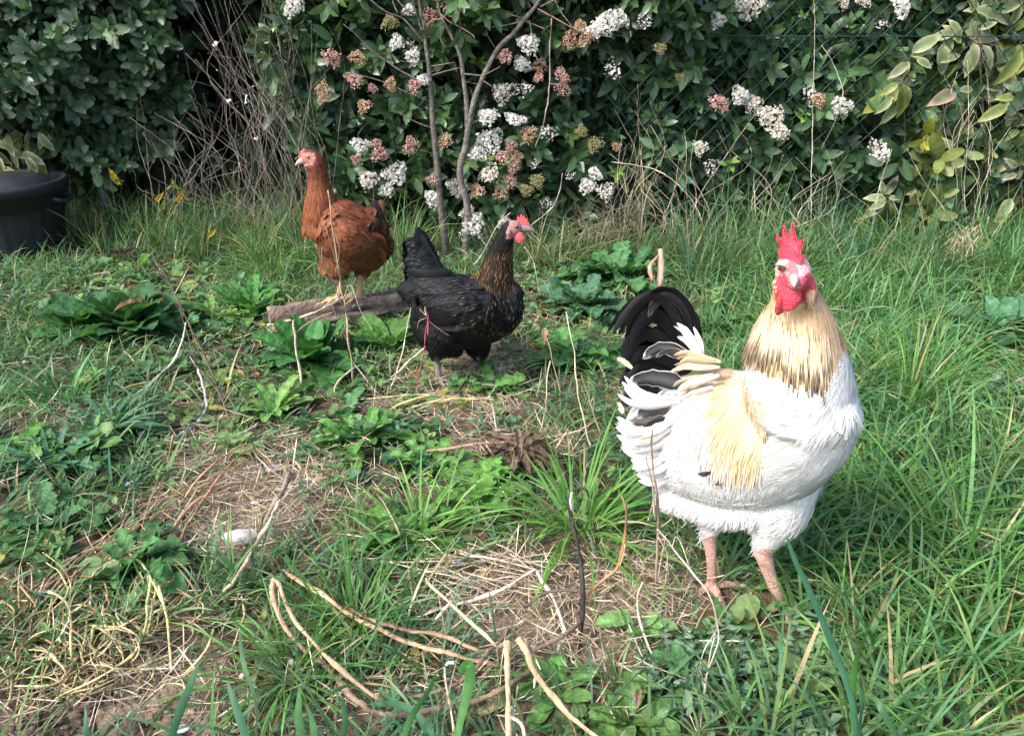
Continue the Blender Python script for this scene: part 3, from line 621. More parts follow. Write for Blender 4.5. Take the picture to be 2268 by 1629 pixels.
stems('pale_branch', 'pale bare branch leaning along the log below the red hen', 'branch', [([(590, 720, 2.05), (660, 705, 2.06), (720, 680, 2.08), (785, 645, 2.12)], [.006, .005, .0025], (.5, .42, .32)), ([(700, 690, 2.07), (740, 668, 2.09), (760, 655, 2.1)], [.003, .0015], PALE)])
stems('dead_twig', 'dark branching dead twig leaning over the withered dock', 'twig',
      [([(525, 980, 1.62), (500, 910, 1.66), (470, 830, 1.7), (440, 760, 1.73), (405, 690, 1.76), (375, 630, 1.78), (350, 580, 1.8), (332, 555, 1.8)], [.0042, .0035, .003, .002], (.13, .085, .06)),
       ([(405, 690, 1.76), (370, 660, 1.74), (345, 640, 1.73), (330, 620, 1.72)], [.002, .001], (.2, .14, .1)), ([(385, 650, 1.77), (398, 622, 1.78), (418, 590, 1.8)], [.0016, .0008], PALE), ([(376, 625, 1.78), (355, 600, 1.76), (326, 580, 1.75)], [.0018, .001], (.25, .18, .13)),
       ([(490, 890, 1.66), (520, 855, 1.68), (545, 830, 1.7)], [.0016, .0009], (.15, .1, .08)), ([(480, 855, 1.68), (440, 815, 1.66), (400, 782, 1.65)], [.0016, .0009], (.13, .09, .07)), ([(440, 770, 1.73), (460, 750, 1.74), (490, 735, 1.75)], [.0012, .0008], GRY)])
stems('forked_branch', 'grey forked dead branch lying on the grass at the left', 'branch',
      [([(272, 890, .02), (320, 860, .03), (365, 820, .04), (392, 790, .07), (405, 745, .1), (410, 715, .12)], [.006, .005, .004, .0028], (.48, .43, .38)), ([(330, 985, .01), (390, 965, .015), (445, 925, .02), (455, 880, .03), (445, 830, .05), (420, 790, .07)], [.0045, .005, .0045, .003], (.42, .37, .33)),
       ([(268, 850, .01), (290, 875, .02), (330, 880, .02), (365, 860, .02)], [.002, .0015], PALE), ([(455, 880, .03), (430, 940, .02), (425, 975, .01)], [.002, .0012], (.3, .26, .22)), ([(400, 955, .015), (390, 985, .01)], [.002, .0012], PALE),
       ([(435, 815, 1.72), (425, 770, 1.73), (410, 730, 1.74), (400, 690, 1.75)], [.0022, .001], (.12, .09, .07)), ([(425, 800, 1.72), (460, 840, 1.7), (480, 860, 1.69)], [.0018, .001], (.14, .1, .08)), ([(395, 800, 1.72), (350, 770, 1.72), (320, 745, 1.72)], [.0016, .0008], (.12, .09, .07))])
stems('dry_twig', 'thin leafless twig standing in front of the rooster', 'twig',
      [([(1456, 1290, 1.0), (1455, 1220, 1.0), (1458, 1150, 1.0), (1452, 1080, 1.0), (1445, 1010, 1.0), (1447, 950, 1.0)], [.0042, .004, .003, .0015], (.30, .22, .16)), ([(1452, 1150, 1.0), (1443, 1090, .99), (1436, 1030, .98), (1432, 1005, .98)], [.0022, .0014], (.4, .33, .26)),
       ([(1455, 1085, 1.0), (1470, 1070, 1.0), (1482, 1062, 1.0)], [.0014, .001], (.32, .25, .2)), ([(1458, 1100, 1.0), (1447, 1105, 1.0)], [.0012, .001], (.32, .25, .2)), ([(1458, 1170, 1.0), (1475, 1160, 1.0), (1486, 1150, 1.0)], [.0014, .001], (.3, .25, .2)), ([(1455, 1200, 1.0), (1430, 1195, 1.0), (1415, 1195, 1.0)], [.0014, .001], PALE),
       ([(1456, 1170, .99), (1470, 1185, .99), (1468, 1215, .99), (1462, 1250, .99), (1458, 1285, .99)], [.002, .002], (.36, .28, .22)), ([(1458, 1190, .985), (1476, 1215, .985), (1482, 1240, .985), (1470, 1262, .985)], [.0018, .001], PALE)])
stems('bindweed_vine', 'whitish withered climbing vine trailing from the thin twig past the feet of the rooster', 'vine',
      [([(1462, 1180, .99), (1480, 1200, .97), (1505, 1230, .95), (1530, 1265, .93), (1562, 1300, .91), (1580, 1340, .89), (1592, 1385, .87), (1590, 1430, .85), (1568, 1475, .83), (1558, 1530, .81), (1555, 1600, .785), (1550, 1650, .77)], [.0018, .0017, .0016, .0017], WHT),
       ([(1575, 1325, .9), (1588, 1375, .88), (1580, 1420, .86), (1572, 1450, .85), (1560, 1500, .83), (1562, 1560, .8)], [.001, .001], PALE), ([(1585, 1400, .87), (1560, 1440, .86), (1552, 1480, .85)], [.001, .0006], WHT), ([(1490, 1210, .96), (1500, 1190, .97), (1535, 1270, .93)], [.0009, .0008], PALE)])
stems('dry_straw', 'long thin pale stem bending down to the bottom right of the straw', 'stem', [([(1424, 1290, .97), (1412, 1335, .96), (1418, 1385, .93), (1440, 1440, .9), (1468, 1500, .87), (1498, 1560, .84), (1512, 1605, .82)], [.0022, .0024, .002], WHT), ([(1424, 1292, .97), (1395, 1325, 1.0), (1360, 1345, 1.02)], [.0018, .001], TAN), ([(1505, 1590, .83), (1522, 1575, .82), (1530, 1629, .8)], [.001, .0008], PALE)])
stems('withered_stalk', 'black withered stalk curling over between the grass tussock and the rooster', 'stalk',
      [([(1280, 1440, .93), (1290, 1380, .95), (1292, 1300, .97), (1285, 1240, .98), (1272, 1170, .99), (1262, 1120, .995), (1266, 1095, 1.0), (1282, 1078, 1.0), (1300, 1085, 1.0), (1303, 1098, 1.0)], [.005, .0055, .0045, .0042, .0035, .003, .0018], DKB),
       ([(1268, 1130, .985), (1262, 1110, .985), (1266, 1092, .985)], [.0035, .003], (.6, .55, .48)), ([(1290, 1310, .97), (1240, 1305, .99), (1200, 1312, 1.0), (1165, 1345, .99)], [.006, .005, .003], (.08, .06, .05)),
       ([(1300, 1098, 1.0), (1312, 1130, 1.0), (1322, 1180, 1.0), (1328, 1210, 1.0)], [.001, .0007], (.16, .12, .1)), ([(1282, 1430, .93), (1262, 1480, .91), (1268, 1520, .9)], [.005, .003], (.1, .07, .05)), ([(1266, 1260, .985), (1276, 1300, .98), (1276, 1350, .97)], [.0018, .0016], (.16, .1, .08))])
stems('rusty_leaf_stalk', 'rusty brown curved dead leaf stalk beside the black withered stalk', 'stalk', [([(1300, 1318, .98), (1335, 1285, .985), (1368, 1255, .99), (1383, 1200, .99), (1388, 1150, .99), (1382, 1115, .99), (1374, 1098, .99)], [.0035, .004, .0042, .0035, .0022, .001], (.42, .22, .11)), ([(1370, 1255, .99), (1380, 1235, .985), (1384, 1205, .985)], [.002, .0012], (.6, .42, .25))])
stems('split_stump', 'broken split dry stalk sticking up at the bottom centre', 'stump',
      [([(1130, 1690, .70), (1128, 1600, .74), (1126, 1500, .78), (1122, 1420, .81)], [.0062, .0058, .0062, .0075], (.50, .37, .22)), ([(1128, 1425, .81), (1108, 1432, .81), (1098, 1440, .81), (1104, 1470, .81)], [.006, .005, .0025], (.26, .2, .16)), ([(1100, 1432, .81), (1060, 1390, .83), (1010, 1345, .86), (960, 1300, .89), (942, 1278, .9)], [.004, .0035, .0028], (.55, .42, .25)),
       ([(1130, 1585, .745), (1150, 1600, .74), (1165, 1640, .73)], [.004, .003], (.5, .4, .3))])
stems('dry_stalk', 'short thick split dry stalk with a frayed end at the bottom centre', 'stalk',
      [([(1150, 1412, .82), (1168, 1450, .80), (1185, 1490, .785), (1215, 1530, .77), (1255, 1575, .75), (1310, 1620, .73), (1360, 1660, .72)], [.007, .0065, .006, .005, .004], (.46, .31, .18)), ([(1190, 1490, .785), (1182, 1520, .78)], [.004, .002], (.6, .45, .3)), ([(1255, 1575, .75), (1275, 1620, .74), (1280, 1660, .73)], [.003, .002], BRN), ([(1160, 1415, .82), (1178, 1440, .81), (1196, 1480, .79)], [.003, .002], (.6, .45, .28))])
stems('fallen_twig', 'long brown hollow stem lying across the grass to the split stump', 'stem', [([(626, 1262, .012), (690, 1300, .02), (760, 1350, .022), (840, 1395, .02), (930, 1430, .02), (1020, 1455, .02), (1110, 1472, .025)], [.0055, .006, .0052, .005, .0048], (.45, .29, .17)), ([(640, 1275, .018), (700, 1310, .026), (750, 1345, .026)], [.002, .002], (.6, .45, .3))])
stems('fallen_twig', 'dark brown thin stem lying just behind the long hollow stem', 'stem', [([(760, 1340, .015), (830, 1375, .02), (910, 1395, .02), (980, 1408, .02), (1060, 1438, .02), (1110, 1435, .02), (1170, 1420, .03)], [.004, .0045, .004], (.27, .17, .11)), ([(1100, 1440, .02), (1180, 1438, .02), (1250, 1405, .03), (1290, 1370, .04)], [.004, .005, .004], (.2, .14, .1))])
stems('bent_twig', 'bent hollow stem folded double in the grass at the bottom left', 'stem', [([(868, 1568, .01), (820, 1535, .02), (760, 1490, .03), (700, 1430, .04), (655, 1372, .05), (632, 1325, .055), (618, 1290, .06), (608, 1282, .06), (602, 1300, .055), (608, 1345, .045), (640, 1400, .03), (690, 1450, .02)], [.005, .0052, .005, .0045, .004, .006, .0062, .005], (.40, .27, .17)),
       ([(612, 1288, .067), (622, 1330, .058), (618, 1370, .05), (650, 1410, .036)], [.001, .001], PALE)])
stems('fallen_twig', 'thick dark rotten stem half buried along the bottom centre', 'stem', [([(690, 1450, .012), (740, 1490, .012), (790, 1550, .012), (850, 1580, .012), (940, 1575, .014), (1040, 1555, .014), (1120, 1520, .02), (1190, 1480, .02)], [.006, .0065, .007, .007, .006], (.24, .16, .11)), ([(860, 1548, .01), (930, 1540, .012), (1010, 1515, .02), (1070, 1460, .03), (1130, 1395, .04)], [.004, .0045, .0042], (.17, .12, .09))])
stems('pale_straw', 'slim cream stem rising from the bottom edge with a hooked tip', 'stem', [([(1008, 1640, .76), (1000, 1580, .78), (990, 1520, .8), (984, 1480, .82), (992, 1468, .82), (1005, 1466, .82)], [.0028, .0026, .0024, .003], (.66, .58, .42))])
lines = []
for i in range(34):
    u0 = rng.uniform(930, 1180); v0 = rng.uniform(1225, 1305); a = rng.normal(.12, .28); L = rng.uniform(80, 240)
    pts = [(u0-L*.5*math.cos(a), v0-L*.3*math.sin(a)-8, rng.uniform(.01, .03)), (u0, v0+rng.normal(0, 6), rng.uniform(.012, .04)), (u0+L*.5*math.cos(a), v0+L*.3*math.sin(a), rng.uniform(.01, .04))]
    lines.append((pts, [rng.uniform(.0012, .003), .0012], [PALE, WHT, TAN][rng.integers(0, 3)]))
lines += [([(940, 1360, .01), (1040, 1330, .03), (1120, 1300, .04), (1188, 1262, .05)], [.003, .0045, .004], (.7, .58, .46)), ([(1188, 1262, .05), (1215, 1300, .04), (1235, 1340, .03), (1250, 1400, .02)], [.005, .0045, .004], (.62, .52, .42)), ([(1020, 1225, .03), (1090, 1238, .04), (1185, 1258, .05)], [.003, .003], PALE), ([(945, 1400, .01), (985, 1350, .03), (1000, 1330, .03)], [.005, .004], (.66, .56, .46)), ([(1060, 1285, .02), (1125, 1215, .06)], [.0022, .0015], TAN), ([(1130, 1225, .06), (1180, 1262, .05)], [.002, .0015], PALE)]
stems('straw_bundle', 'bundle of bleached straw stalks lying behind the split stump', 'straw bundle', lines)
# withered vine tangle at the lower left
lines = []
for i in range(120):
    u0 = rng.uniform(-30, 360); v0 = rng.uniform(1370, 1610)-u0*.25; n = rng.integers(3, 6); a = rng.normal(-2.1, .45); st = rng.uniform(26, 60); pts = [(u0, v0, rng.uniform(.003, .02))]; lift = rng.uniform(.01, .05)
    for q in range(n):
        a += rng.normal(.12, .5); p = pts[-1]; pts.append((p[0]-st*math.cos(a), p[1]+st*.7*math.sin(a), max(.004, lift*math.sin(math.pi*(q+1)/(n+.5))+rng.uniform(0, .01))))
    r = rng.uniform(.0012, .003); lines.append((pts, [r*.7, r, r*.8], [YLW, YLW, TAN, (.42, .37, .2), ORG][rng.integers(0, 5)]))
lines += [([(335, 1272, .05), (325, 1340, .06), (318, 1400, .04), (290, 1450, .03), (220, 1500, .01)], [.003, .0036, .003], (.50, .45, .2)), ([(200, 1440, .01), (205, 1400, .05), (215, 1385, .06), (260, 1420, .04), (330, 1440, .02)], [.003, .003], (.55, .47, .22)),
          ([(350, 1295, .06), (365, 1350, .05), (372, 1405, .04), (378, 1480, .02)], [.0034, .0026], YLW), ([(472, 1395, .05), (450, 1445, .04), (400, 1500, .01)], [.003, .0025], YLW), ([(535, 1320, .04), (540, 1370, .05), (510, 1440, .03), (450, 1560, .01)], [.003, .0025], TAN), ([(110, 1310, .06), (150, 1345, .05), (155, 1420, .04), (160, 1500, .01)], [.0034, .0028], YLW),
          ([(285, 1225, .04), (320, 1255, .06), (345, 1300, .06), (370, 1355, .04)], [.0035, .003], (.56, .52, .24))]
stems('withered_vine', 'tangle of yellow withered vine stems over the bare soil at the lower left', 'vine', lines)
lines = []
for i in range(16):
    t = rng.uniform(0, 1); u0 = 640-rng.uniform(0, 60); pts = [(-20+rng.normal(0, 40), 1440+rng.normal(0, 60), .01), (110+rng.normal(0, 35), 1320+rng.normal(0, 35), .03), (230+rng.normal(0, 35), 1240+rng.normal(0, 30), .04), (350+rng.normal(0, 40), 1150+rng.normal(0, 40), .04), (460+rng.normal(0, 60), 1090+rng.normal(0, 40), .03), (560+rng.normal(0, 40), 1030+rng.normal(0, 30), .02)]
    k = rng.integers(0, 3); pts = pts[k:k+4]; lines.append((pts, [rng.uniform(.0013, .0028), .0014], [ORG, TAN, PALE, TAN, (.34, .23, .13)][rng.integers(0, 5)]))
lines += [([(390, 1210, .03), (430, 1140, .05), (480, 1060, .07), (540, 1000, .08), (575, 1010, .06), (605, 1040, .03)], [.0038, .0035, .003], ORG), ([(380, 1200, .02), (395, 1150, .05), (470, 1085, .06), (560, 1070, .04), (610, 1085, .02)], [.0038, .003], ORG), ([(400, 1115, .02), (440, 1060, .06), (500, 1005, .07), (550, 985, .05), (600, 1020, .03)], [.003, .003], (.42, .24, .12))]
stems('dead_stalks', 'arching orange brown dead stalks over the straw at the left', 'stalk', lines)
stems('split_branch', 'rough split dead branch slanting down from the straw patch at the left', 'branch', [([(640, 1048, .06), (625, 1085, .05), (605, 1125, .04), (585, 1165, .03)], [.009, .0085, .007], (.3, .22, .16)), ([(643, 1050, .065), (612, 1120, .05), (570, 1200, .03), (520, 1280, .02), (465, 1340, .008)], [.004, .005, .006, .0055, .004], (.56, .43, .29)), ([(562, 1000, .02), (600, 1040, .04), (640, 1065, .05)], [.003, .0025], GRY)])
stems('dry_straw', 'single upright straw coloured stem over the straw patch at the left', 'stem', [([(358, 1085, 1.42), (366, 1040, 1.44), (382, 963, 1.46)], [.003, .0032, .0036], TAN)])
stems('dry_straw', 'thin dry stem leaning in front of the large tail of the rooster', 'stem', [([(1310, 990, 1.45), (1290, 920, 1.46), (1277, 850, 1.48), (1270, 780, 1.5), (1252, 690, 1.52)], [.003, .0026, .0015], PALE), ([(1330, 965, 1.45), (1310, 900, 1.46), (1290, 830, 1.47)], [.002, .001], TAN), ([(1218, 800, 1.5), (1205, 900, 1.48), (1200, 960, 1.46)], [.0018, .0012], PALE), ([(1240, 870, 1.48), (1225, 800, 1.5), (1212, 750, 1.52)], [.0018, .001], TAN)])
stems('red_shoot', 'reddish willowherb shoot rising in front of the black hen', 'shoot', [([(921, 855, 1.75), (935, 800, 1.76), (944, 740, 1.77), (948, 705, 1.78), (944, 680, 1.78)], [.0022, .0018, .001], (.30, .05, .07)), ([(948, 740, 1.77), (951, 718, 1.76), (944, 700, 1.76)], [.003, .001], (.55, .16, .2)), ([(952, 712, 1.77), (975, 732, 1.75), (997, 744, 1.74)], [.002, .0012], (.12, .07, .06)), ([(944, 704, 1.78), (928, 712, 1.77), (924, 728, 1.77)], [.001, .0008], (.35, .3, .25)), ([(944, 700, 1.78), (930, 685, 1.78)], [.0018, .001], (.4, .35, .2)), ([(944, 700, 1.78), (940, 680, 1.78)], [.0024, .001], (.35, .33, .15))])
stems('dry_straw', 'pale grass stem bending in front of the belly of the black hen', 'stem', [([(865, 860, 1.78), (890, 785, 1.8), (897, 740, 1.82), (910, 680, 1.84)], [.0022, .0018, .0014], (.6, .58, .42)), ([(865, 835, 1.78), (905, 800, 1.78), (942, 768, 1.78)], [.0022, .0018], WHT)])
stems('dry_straw', 'curved bleached grass stem arching under the white flower heads by the fence', 'stem', [([(1575, 560, 2.95), (1562, 520, 2.98), (1540, 455, 3.0), (1505, 412, 3.0), (1470, 385, 3.0), (1430, 370, 3.02), (1355, 358, 3.04)], [.0026, .0028, .002], WHT), ([(1500, 520, 3.0), (1480, 440, 3.05), (1350, 340, 3.1)], [.0012, .001], (.4, .34, .27))])
stems('dry_twig', 'grey twig hanging down beside the pink flower heads', 'twig', [([(1221, 40, 2.98), (1219, 100, 2.98), (1217, 184, 2.98), (1213, 220, 2.97), (1209, 253, 2.97), (1198, 295, 2.97), (1185, 324, 2.97)], [.004, .004, .0035, .002], (.30, .24, .2)), ([(1217, 185, 2.98), (1232, 187, 2.97), (1243, 182, 2.96)], [.002, .0015], (.3, .24, .2))])
stems('dry_twig', 'grey twig curving up from behind the head of the black hen', 'twig', [([(1175, 500, 2.6), (1200, 480, 2.62), (1225, 458, 2.64), (1240, 420, 2.66), (1245, 383, 2.68)], [.003, .0026, .0015], (.36, .31, .27))])
stems('dry_straw', 'thin pale dry stem just right of the breast of the black hen', 'stem', [([(1160, 545, 2.5), (1180, 580, 2.48), (1195, 650, 2.44)], [.0016, .0012], (.45, .4, .33))])
stems('dry_twig', 'grey forked twig in front of the neck of the black hen', 'twig', [([(1050, 585, 2.3), (1078, 545, 2.32), (1095, 510, 2.34), (1115, 485, 2.36), (1130, 470, 2.38)], [.0036, .003, .002], (.36, .31, .27)), ([(1078, 545, 2.32), (1060, 520, 2.34)], [.0016, .001], (.36, .31, .27))])
def stemclump(name, label, cat, n, root, top, y, r, cols, sag=.06):
    lines = []
    for i in range(n):
        u0, v0 = rng.uniform(root[0], root[1]), rng.uniform(root[2], root[3]); t = rng.random(); u1 = top[0]+(top[1]-top[0])*t+rng.normal(0, 25); v1 = rng.uniform(top[2], top[3]); y0 = y+rng.normal(0, .06)
        m1 = rng.normal(0, 34); m2 = rng.normal(0, 26)
        P = [(u0, v0, y0), (u0*.66+u1*.34+m2, v0*.66+v1*.34, y0-.02+rng.normal(0, .02)), (u0*.33+u1*.67+m1, v0*.33+v1*.67, y0+rng.normal(0, .04)), (u1, v1, y0+rng.normal(0, .05))]
        rr = rng.uniform(*r); lines.append((P, [rr, rr*.8, rr*.4], cols[rng.integers(0, len(cols))]))
        if rng.random() < .4: lines.append(([P[2], (P[2][0]+rng.normal(0, 40), P[2][1]-rng.uniform(10, 60), P[2][2])], [rr*.5, rr*.3], cols[0]))
    return stems(name, label, cat, lines)
GB = [(.22, .18, .145), (.16, .13, .105), (.28, .24, .19), (.12, .095, .08)]
stemclump('dry_grass_clump', 'tall clump of thin grey dead stems leaning over the dark hollow behind the red hen', 'dry grass', 64, (540, 740, 410, 500), (400, 680, -60, 140), 3.04, (.0007, .0017), GB)
stemclump('dry_grass_clump', 'low clump of dead stems under the dull evergreen shrub', 'dry grass', 40, (340, 600, 430, 520), (300, 560, 200, 390), 3.1, (.001, .0022), GB)
stemclump('dry_straw_bundle', 'upright bundle of dry brown stems standing against the fence', 'dry stems', 22, (1385, 1425, 520, 600), (1380, 1440, 180, 430), 3.06, (.0012, .0028), [(.34, .26, .18), (.45, .36, .26), (.26, .2, .15)])
stemclump('dry_straw_bundle', 'sparse dry stems rising through the fence between the flowering shrubs', 'dry stems', 26, (1480, 1620, 500, 590), (1400, 1680, 250, 480), 3.03, (.001, .0022), [(.40, .33, .25), (.5, .44, .34), (.3, .24, .19)])
stemclump('dry_straw_bundle', 'thin straw coloured stems standing behind the comb of the rooster', 'dry stems', 26, (1640, 1880, 500, 600), (1640, 1880, 330, 450), 3.0, (.001, .002), [(.46, .4, .28), (.55, .48, .36), (.36, .3, .22)])
stemclump('dry_straw_bundle', 'pale climbing stems twisting up the fence at the right', 'dry stems', 14, (2080, 2170, 480, 580), (2110, 2180, -30, 330), 3.08, (.0013, .0026), [(.55, .48, .36), (.48, .42, .3)])
stemclump('dry_grass_clump', 'hanging mop of dead straw grass at the foot of the fence on the right', 'dry grass', 110, (2110, 2180, 495, 540), (2010, 2200, 600, 720), 2.85, (.001, .002), [(.50, .42, .27), (.42, .34, .2), (.58, .5, .34), (.3, .26, .14)])
stemclump('dry_straw_bundle', 'short brown dead stems on the bare ground behind the black hen', 'dry stems', 60, (1180, 1480, 520, 585), (1180, 1500, 430, 500), 2.98, (.001, .002), [(.24, .18, .13), (.32, .25, .18), (.18, .14, .1)])
for pts, lb in (([(1795, 560, 3.02), (1797, 420, 3.04), (1800, 220, 3.06), (1805, 60, 3.06), (1800, -40, 3.06)], 'long straight straw stem against the fence above the rooster'), ([(2190, 480, 2.95), (2165, 540, 2.93), (2060, 420, 2.98), (2010, 330, 3.0)], 'long slanting straw stem crossing the fence under the variegated leaves'),
                ([(1925, 560, 2.96), (1945, 430, 3.0), (1975, 330, 3.03)], 'thin straw stem below the lowest white flower head by the fence'), ([(1820, 100, 3.08), (1850, 150, 3.08), (1865, 210, 3.07), (1850, 270, 3.07), (1820, 330, 3.07)], 'curling pale tendril on the fence between the flower heads')):
    stems('dry_straw', lb, 'stem', [(pts, [.0024, .0022, .0012], WHT)])

# ---------------------------------------------------------------- black bin
bw = G(5, 572); bx, by = W(12, 480, 3.0)[0], 3.05
bn = thing('bin', 'black ribbed plastic dustbin standing at the left edge under the evergreen shrub', 'bin', (bx, by, 0))
def lathe(b, prof, n=64, cen=(0, 0, 0), rib=0, col=(.013, .0145, .0175), ribs=24):
    a = np.arange(n)/n*2*np.pi; prof = np.array(prof, float); k = 1+rib*(np.cos(a*ribs) > .3)
    V = np.stack([prof[:, 0, None]*np.cos(a)*k, prof[:, 0, None]*np.sin(a)*k, prof[:, 1, None]+0*a], -1)+np.array(cen); b.add(V, ringfaces(len(prof), n)[:, ::-1], col)
zt = W(35, 430, by-.2)[2]+.0; rt = .19
b = MB(); lathe(b, [(.0, .0), (.148, .0), (.15, .012), (.175, zt*.55), (.19, zt-.085)], 96, (bx, by, 0), .022); b.build('body', M['plastic'], bn)
b = MB(); lathe(b, [(.189, zt-.085), (.2, zt-.083), (.203, zt-.03), (.215, zt-.028), (.219, zt), (.216, zt+.012), (.205, zt+.014), (.198, zt+.004), (.194, zt-.04)], 72, (bx, by, 0)); b.build('rim', M['plastic'], bn)
b = MB(); lathe(b, [(.194, zt-.05), (.188, zt-.045), (.17, zt-.02), (.12, zt+.018), (.06, zt+.034), (.0, zt+.037)], 64, (bx, by, 0), 0, (.017, .018, .021)); b.build('lid', M['plastic'], bn)
for sgn in (-1, 1):
    b = MB(); V, F = tube([[bx+sgn*.19, by-.045, zt-.05], [bx+sgn*.222, by-.04, zt-.06], [bx+sgn*.226, by, zt-.065], [bx+sgn*.222, by+.04, zt-.06], [bx+sgn*.19, by+.045, zt-.05]], .008, 8, 4); b.add(V, F, (.02, .022, .026)); b.build('handle', M['plastic'], bn)

# ---------------------------------------------------------------- log
L0 = G(596, 735, .04)+[0, .03, 0]; L1 = G(905, 672, .05)+[.05, .05, 0]
b = MB(); n = 40; ts = np.linspace(0, 1, n); S = L0+(L1-L0)*ts[:, None]; S[:, 2] += .006*np.sin(ts*7); aa = np.arange(48)/48*2*np.pi
T, Nn, Bb = frames(S, (0, 0, 1)); rr = .052-.006*ts
gr = snoise(31, np.stack(np.broadcast_arrays(np.cos(aa)[None]*1.0, np.sin(aa)[None]*1.0, ts[:, None]*.6), -1), 9, 3)
g2 = snoise(33, np.stack(np.broadcast_arrays(np.cos(aa)[None]*1.0, np.sin(aa)[None]*1.0, ts[:, None]*1.3), -1), 30, 3); gr = gr+.5*g2
rad = rr[:, None]*(1+.26*gr+.07*np.sin(aa*13+2*np.sin(ts[:, None]*9))+.05*np.sin(aa*23+5*ts[:, None]))*np.where(ts[:, None] < .04, .8+.25*np.sin(aa*5), 1); V = S[:, None]+(Nn[:, None]*np.cos(aa)[None, :, None]+Bb[:, None]*np.sin(aa)[None, :, None])*rad[..., None]
cl = np.array([.125, .092, .07])*(1+.8*gr[..., None]); F = [ringfaces(n, 48)]; V = np.vstack([V.reshape(-1, 3), S[:1], S[-1:]]); j = np.arange(48)
F.append(np.vstack([np.stack([np.full(48, n*48), (j+1) % 48, j], 1), np.stack([np.full(48, n*48+1), (n-1)*48+j, (n-1)*48+(j+1) % 48], 1)]))
cl = np.vstack([cl.reshape(-1, 3), [[.3, .22, .15]]*2]); b.add(V, F, cl)
tag(b.build('log', M['bark']), 'weathered brown log lying in the weeds under the red hen', 'log')

# ---------------------------------------------------------------- weed plants one can tell apart
dock_leaf = leaf(17, .46, (.8, .55), .30, .16, 8, .10, wave=.018, rib=1.35, cols=5)
sow_leaf = leaf(19, .34, (.9, .5), .45, .2, 9, .30, wave=.02, rib=1.4, cols=5)
must_leaf = leaf(22, .50, (.9, .5), .45, .18, 7, .46, wave=.045, rib=1.3, cols=5)
thist_leaf = leaf(42, .34, (.6, .6), .4, .4, lobes=9, lobe=.85, wave=.09, rib=1.5, cols=5)
strap_leaf = leaf(9, .11, (.5, .6), .5, .3, rib=1.2)
dead_leaf = leaf(14, .34, (.8, .6), .9, .9, 6, .3, wave=.09, cols=5)
def plant(name, label, cat, u, v, size, n, tpl, col, elr=(.1, 1.15), lift=.0, dead=0, wl=(.6, 1.1), group=None, face=0, deadc=(.26, .15, .1)):
    size = size*(1.15 if any(tpl is q for q in (dock_leaf, sow_leaf, strap_leaf)) else .95 if tpl is thist_leaf else 1.0); n = int(n*1.4); p = G(u, v, lift); Mx = rosette_parts(n, size, tpl, elr, wl); c = np.array(col)*BRT*rng.uniform(.65, 1.3, (n, 1))*np.ones((n, 3))*rng.uniform(.92, 1.08, (n, 3))
    b = MB(); b.add(*inst(tpl[0], tpl[1], tpl[2], Mx, p+rng.normal(0, size*.05, (n, 3))*[1, 1, .3], c))
    if dead:
        Mx = rosette_parts(dead, size*.42, dead_leaf, (.2, 1.2)); b.add(*inst(dead_leaf[0], dead_leaf[1], dead_leaf[2], Mx, p+[0, 0, size*.12]+rng.normal(0, size*.26, (dead, 3))*[1, 1, .5], np.array(deadc)*rng.uniform(.7, 1.3, (dead, 1))))
    o = b.build(name, M['weed']); return tag(o, label, cat, group)
BRT = 1.2
DG = (.04, .115, .035); MG = (.065, .155, .035); LG = (.105, .2, .05); BG = (.065, .14, .07); GG = (.10, .165, .10)
plant('dock_plant', 'big dark green dock rosette with broad upright leaves in front of the log', 'weed', 690, 800, .175, 30, dock_leaf, (.045, .125, .035), (.0, 1.25), .01)
plant('dock_plant', 'withered dock rosette with shrivelled brown leaves near the bin', 'weed', 290, 735, .19, 34, dock_leaf, (.045, .115, .04), (.45, 1.45), .01, 14)
plant('dock_plant', 'dark dock rosette left of the withered one below the bin', 'weed', 180, 730, .15, 22, dock_leaf, (.05, .125, .04), (.1, 1.3), .01, 5)
plant('dock_plant', 'dock rosette under the tip of the dark branching twig', 'weed', 400, 740, .13, 18, dock_leaf, (.06, .13, .05), (.1, 1.2), .01, 3)
plant('dock_plant', 'pale crinkled upright dock leaves standing above the withered dock', 'weed', 318, 600, .075, 3, dock_leaf, (.12, .23, .08), (1.3, 1.5), .0)
plant('sow_thistle', 'toothed green rosette directly below the tall dry stalk', 'weed', 800, 985, .15, 22, sow_leaf, MG, (.0, 1.15))
plant('sow_thistle', 'pale green toothed rosette left of the tall dry stalk', 'weed', 610, 920, .12, 18, sow_leaf, LG, (.0, 1.2))
plant('sow_thistle', 'upright leafy weed behind the left end of the log', 'weed', 560, 700, .16, 16, sow_leaf, (.055, .15, .035), (.5, 1.4))
plant('sow_thistle', 'upright pale leafy weed between the log and the withered dock', 'weed', 480, 720, .13, 12, sow_leaf, LG, (.4, 1.4))
plant('sow_thistle', 'leafy weed growing against the log below the legs of the red hen', 'weed', 740, 715, .11, 12, sow_leaf, MG, (.4, 1.35))
plant('dock_plant', 'green leaves growing between the log and the black hen', 'weed', 862, 770, .14, 16, dock_leaf, MG, (.1, 1.2), .0, 3)
plant('sow_thistle', 'wilting yellow weed with drooping leaves left of the big dock rosette', 'weed', 495, 845, .10, 12, must_leaf, (.16, .2, .05), (.0, .8), .01, 4, deadc=(.36, .24, .08))
plant('mustard_plant', 'bluish green lobed leaves of the leafy clump right of the black hen', 'weed', 1290, 690, .21, 26, must_leaf, BG, (.1, 1.2))
plant('mustard_plant', 'tall lobed weed clump behind the tail of the rooster', 'weed', 1375, 620, .22, 28, must_leaf, (.06, .15, .055), (.2, 1.25))
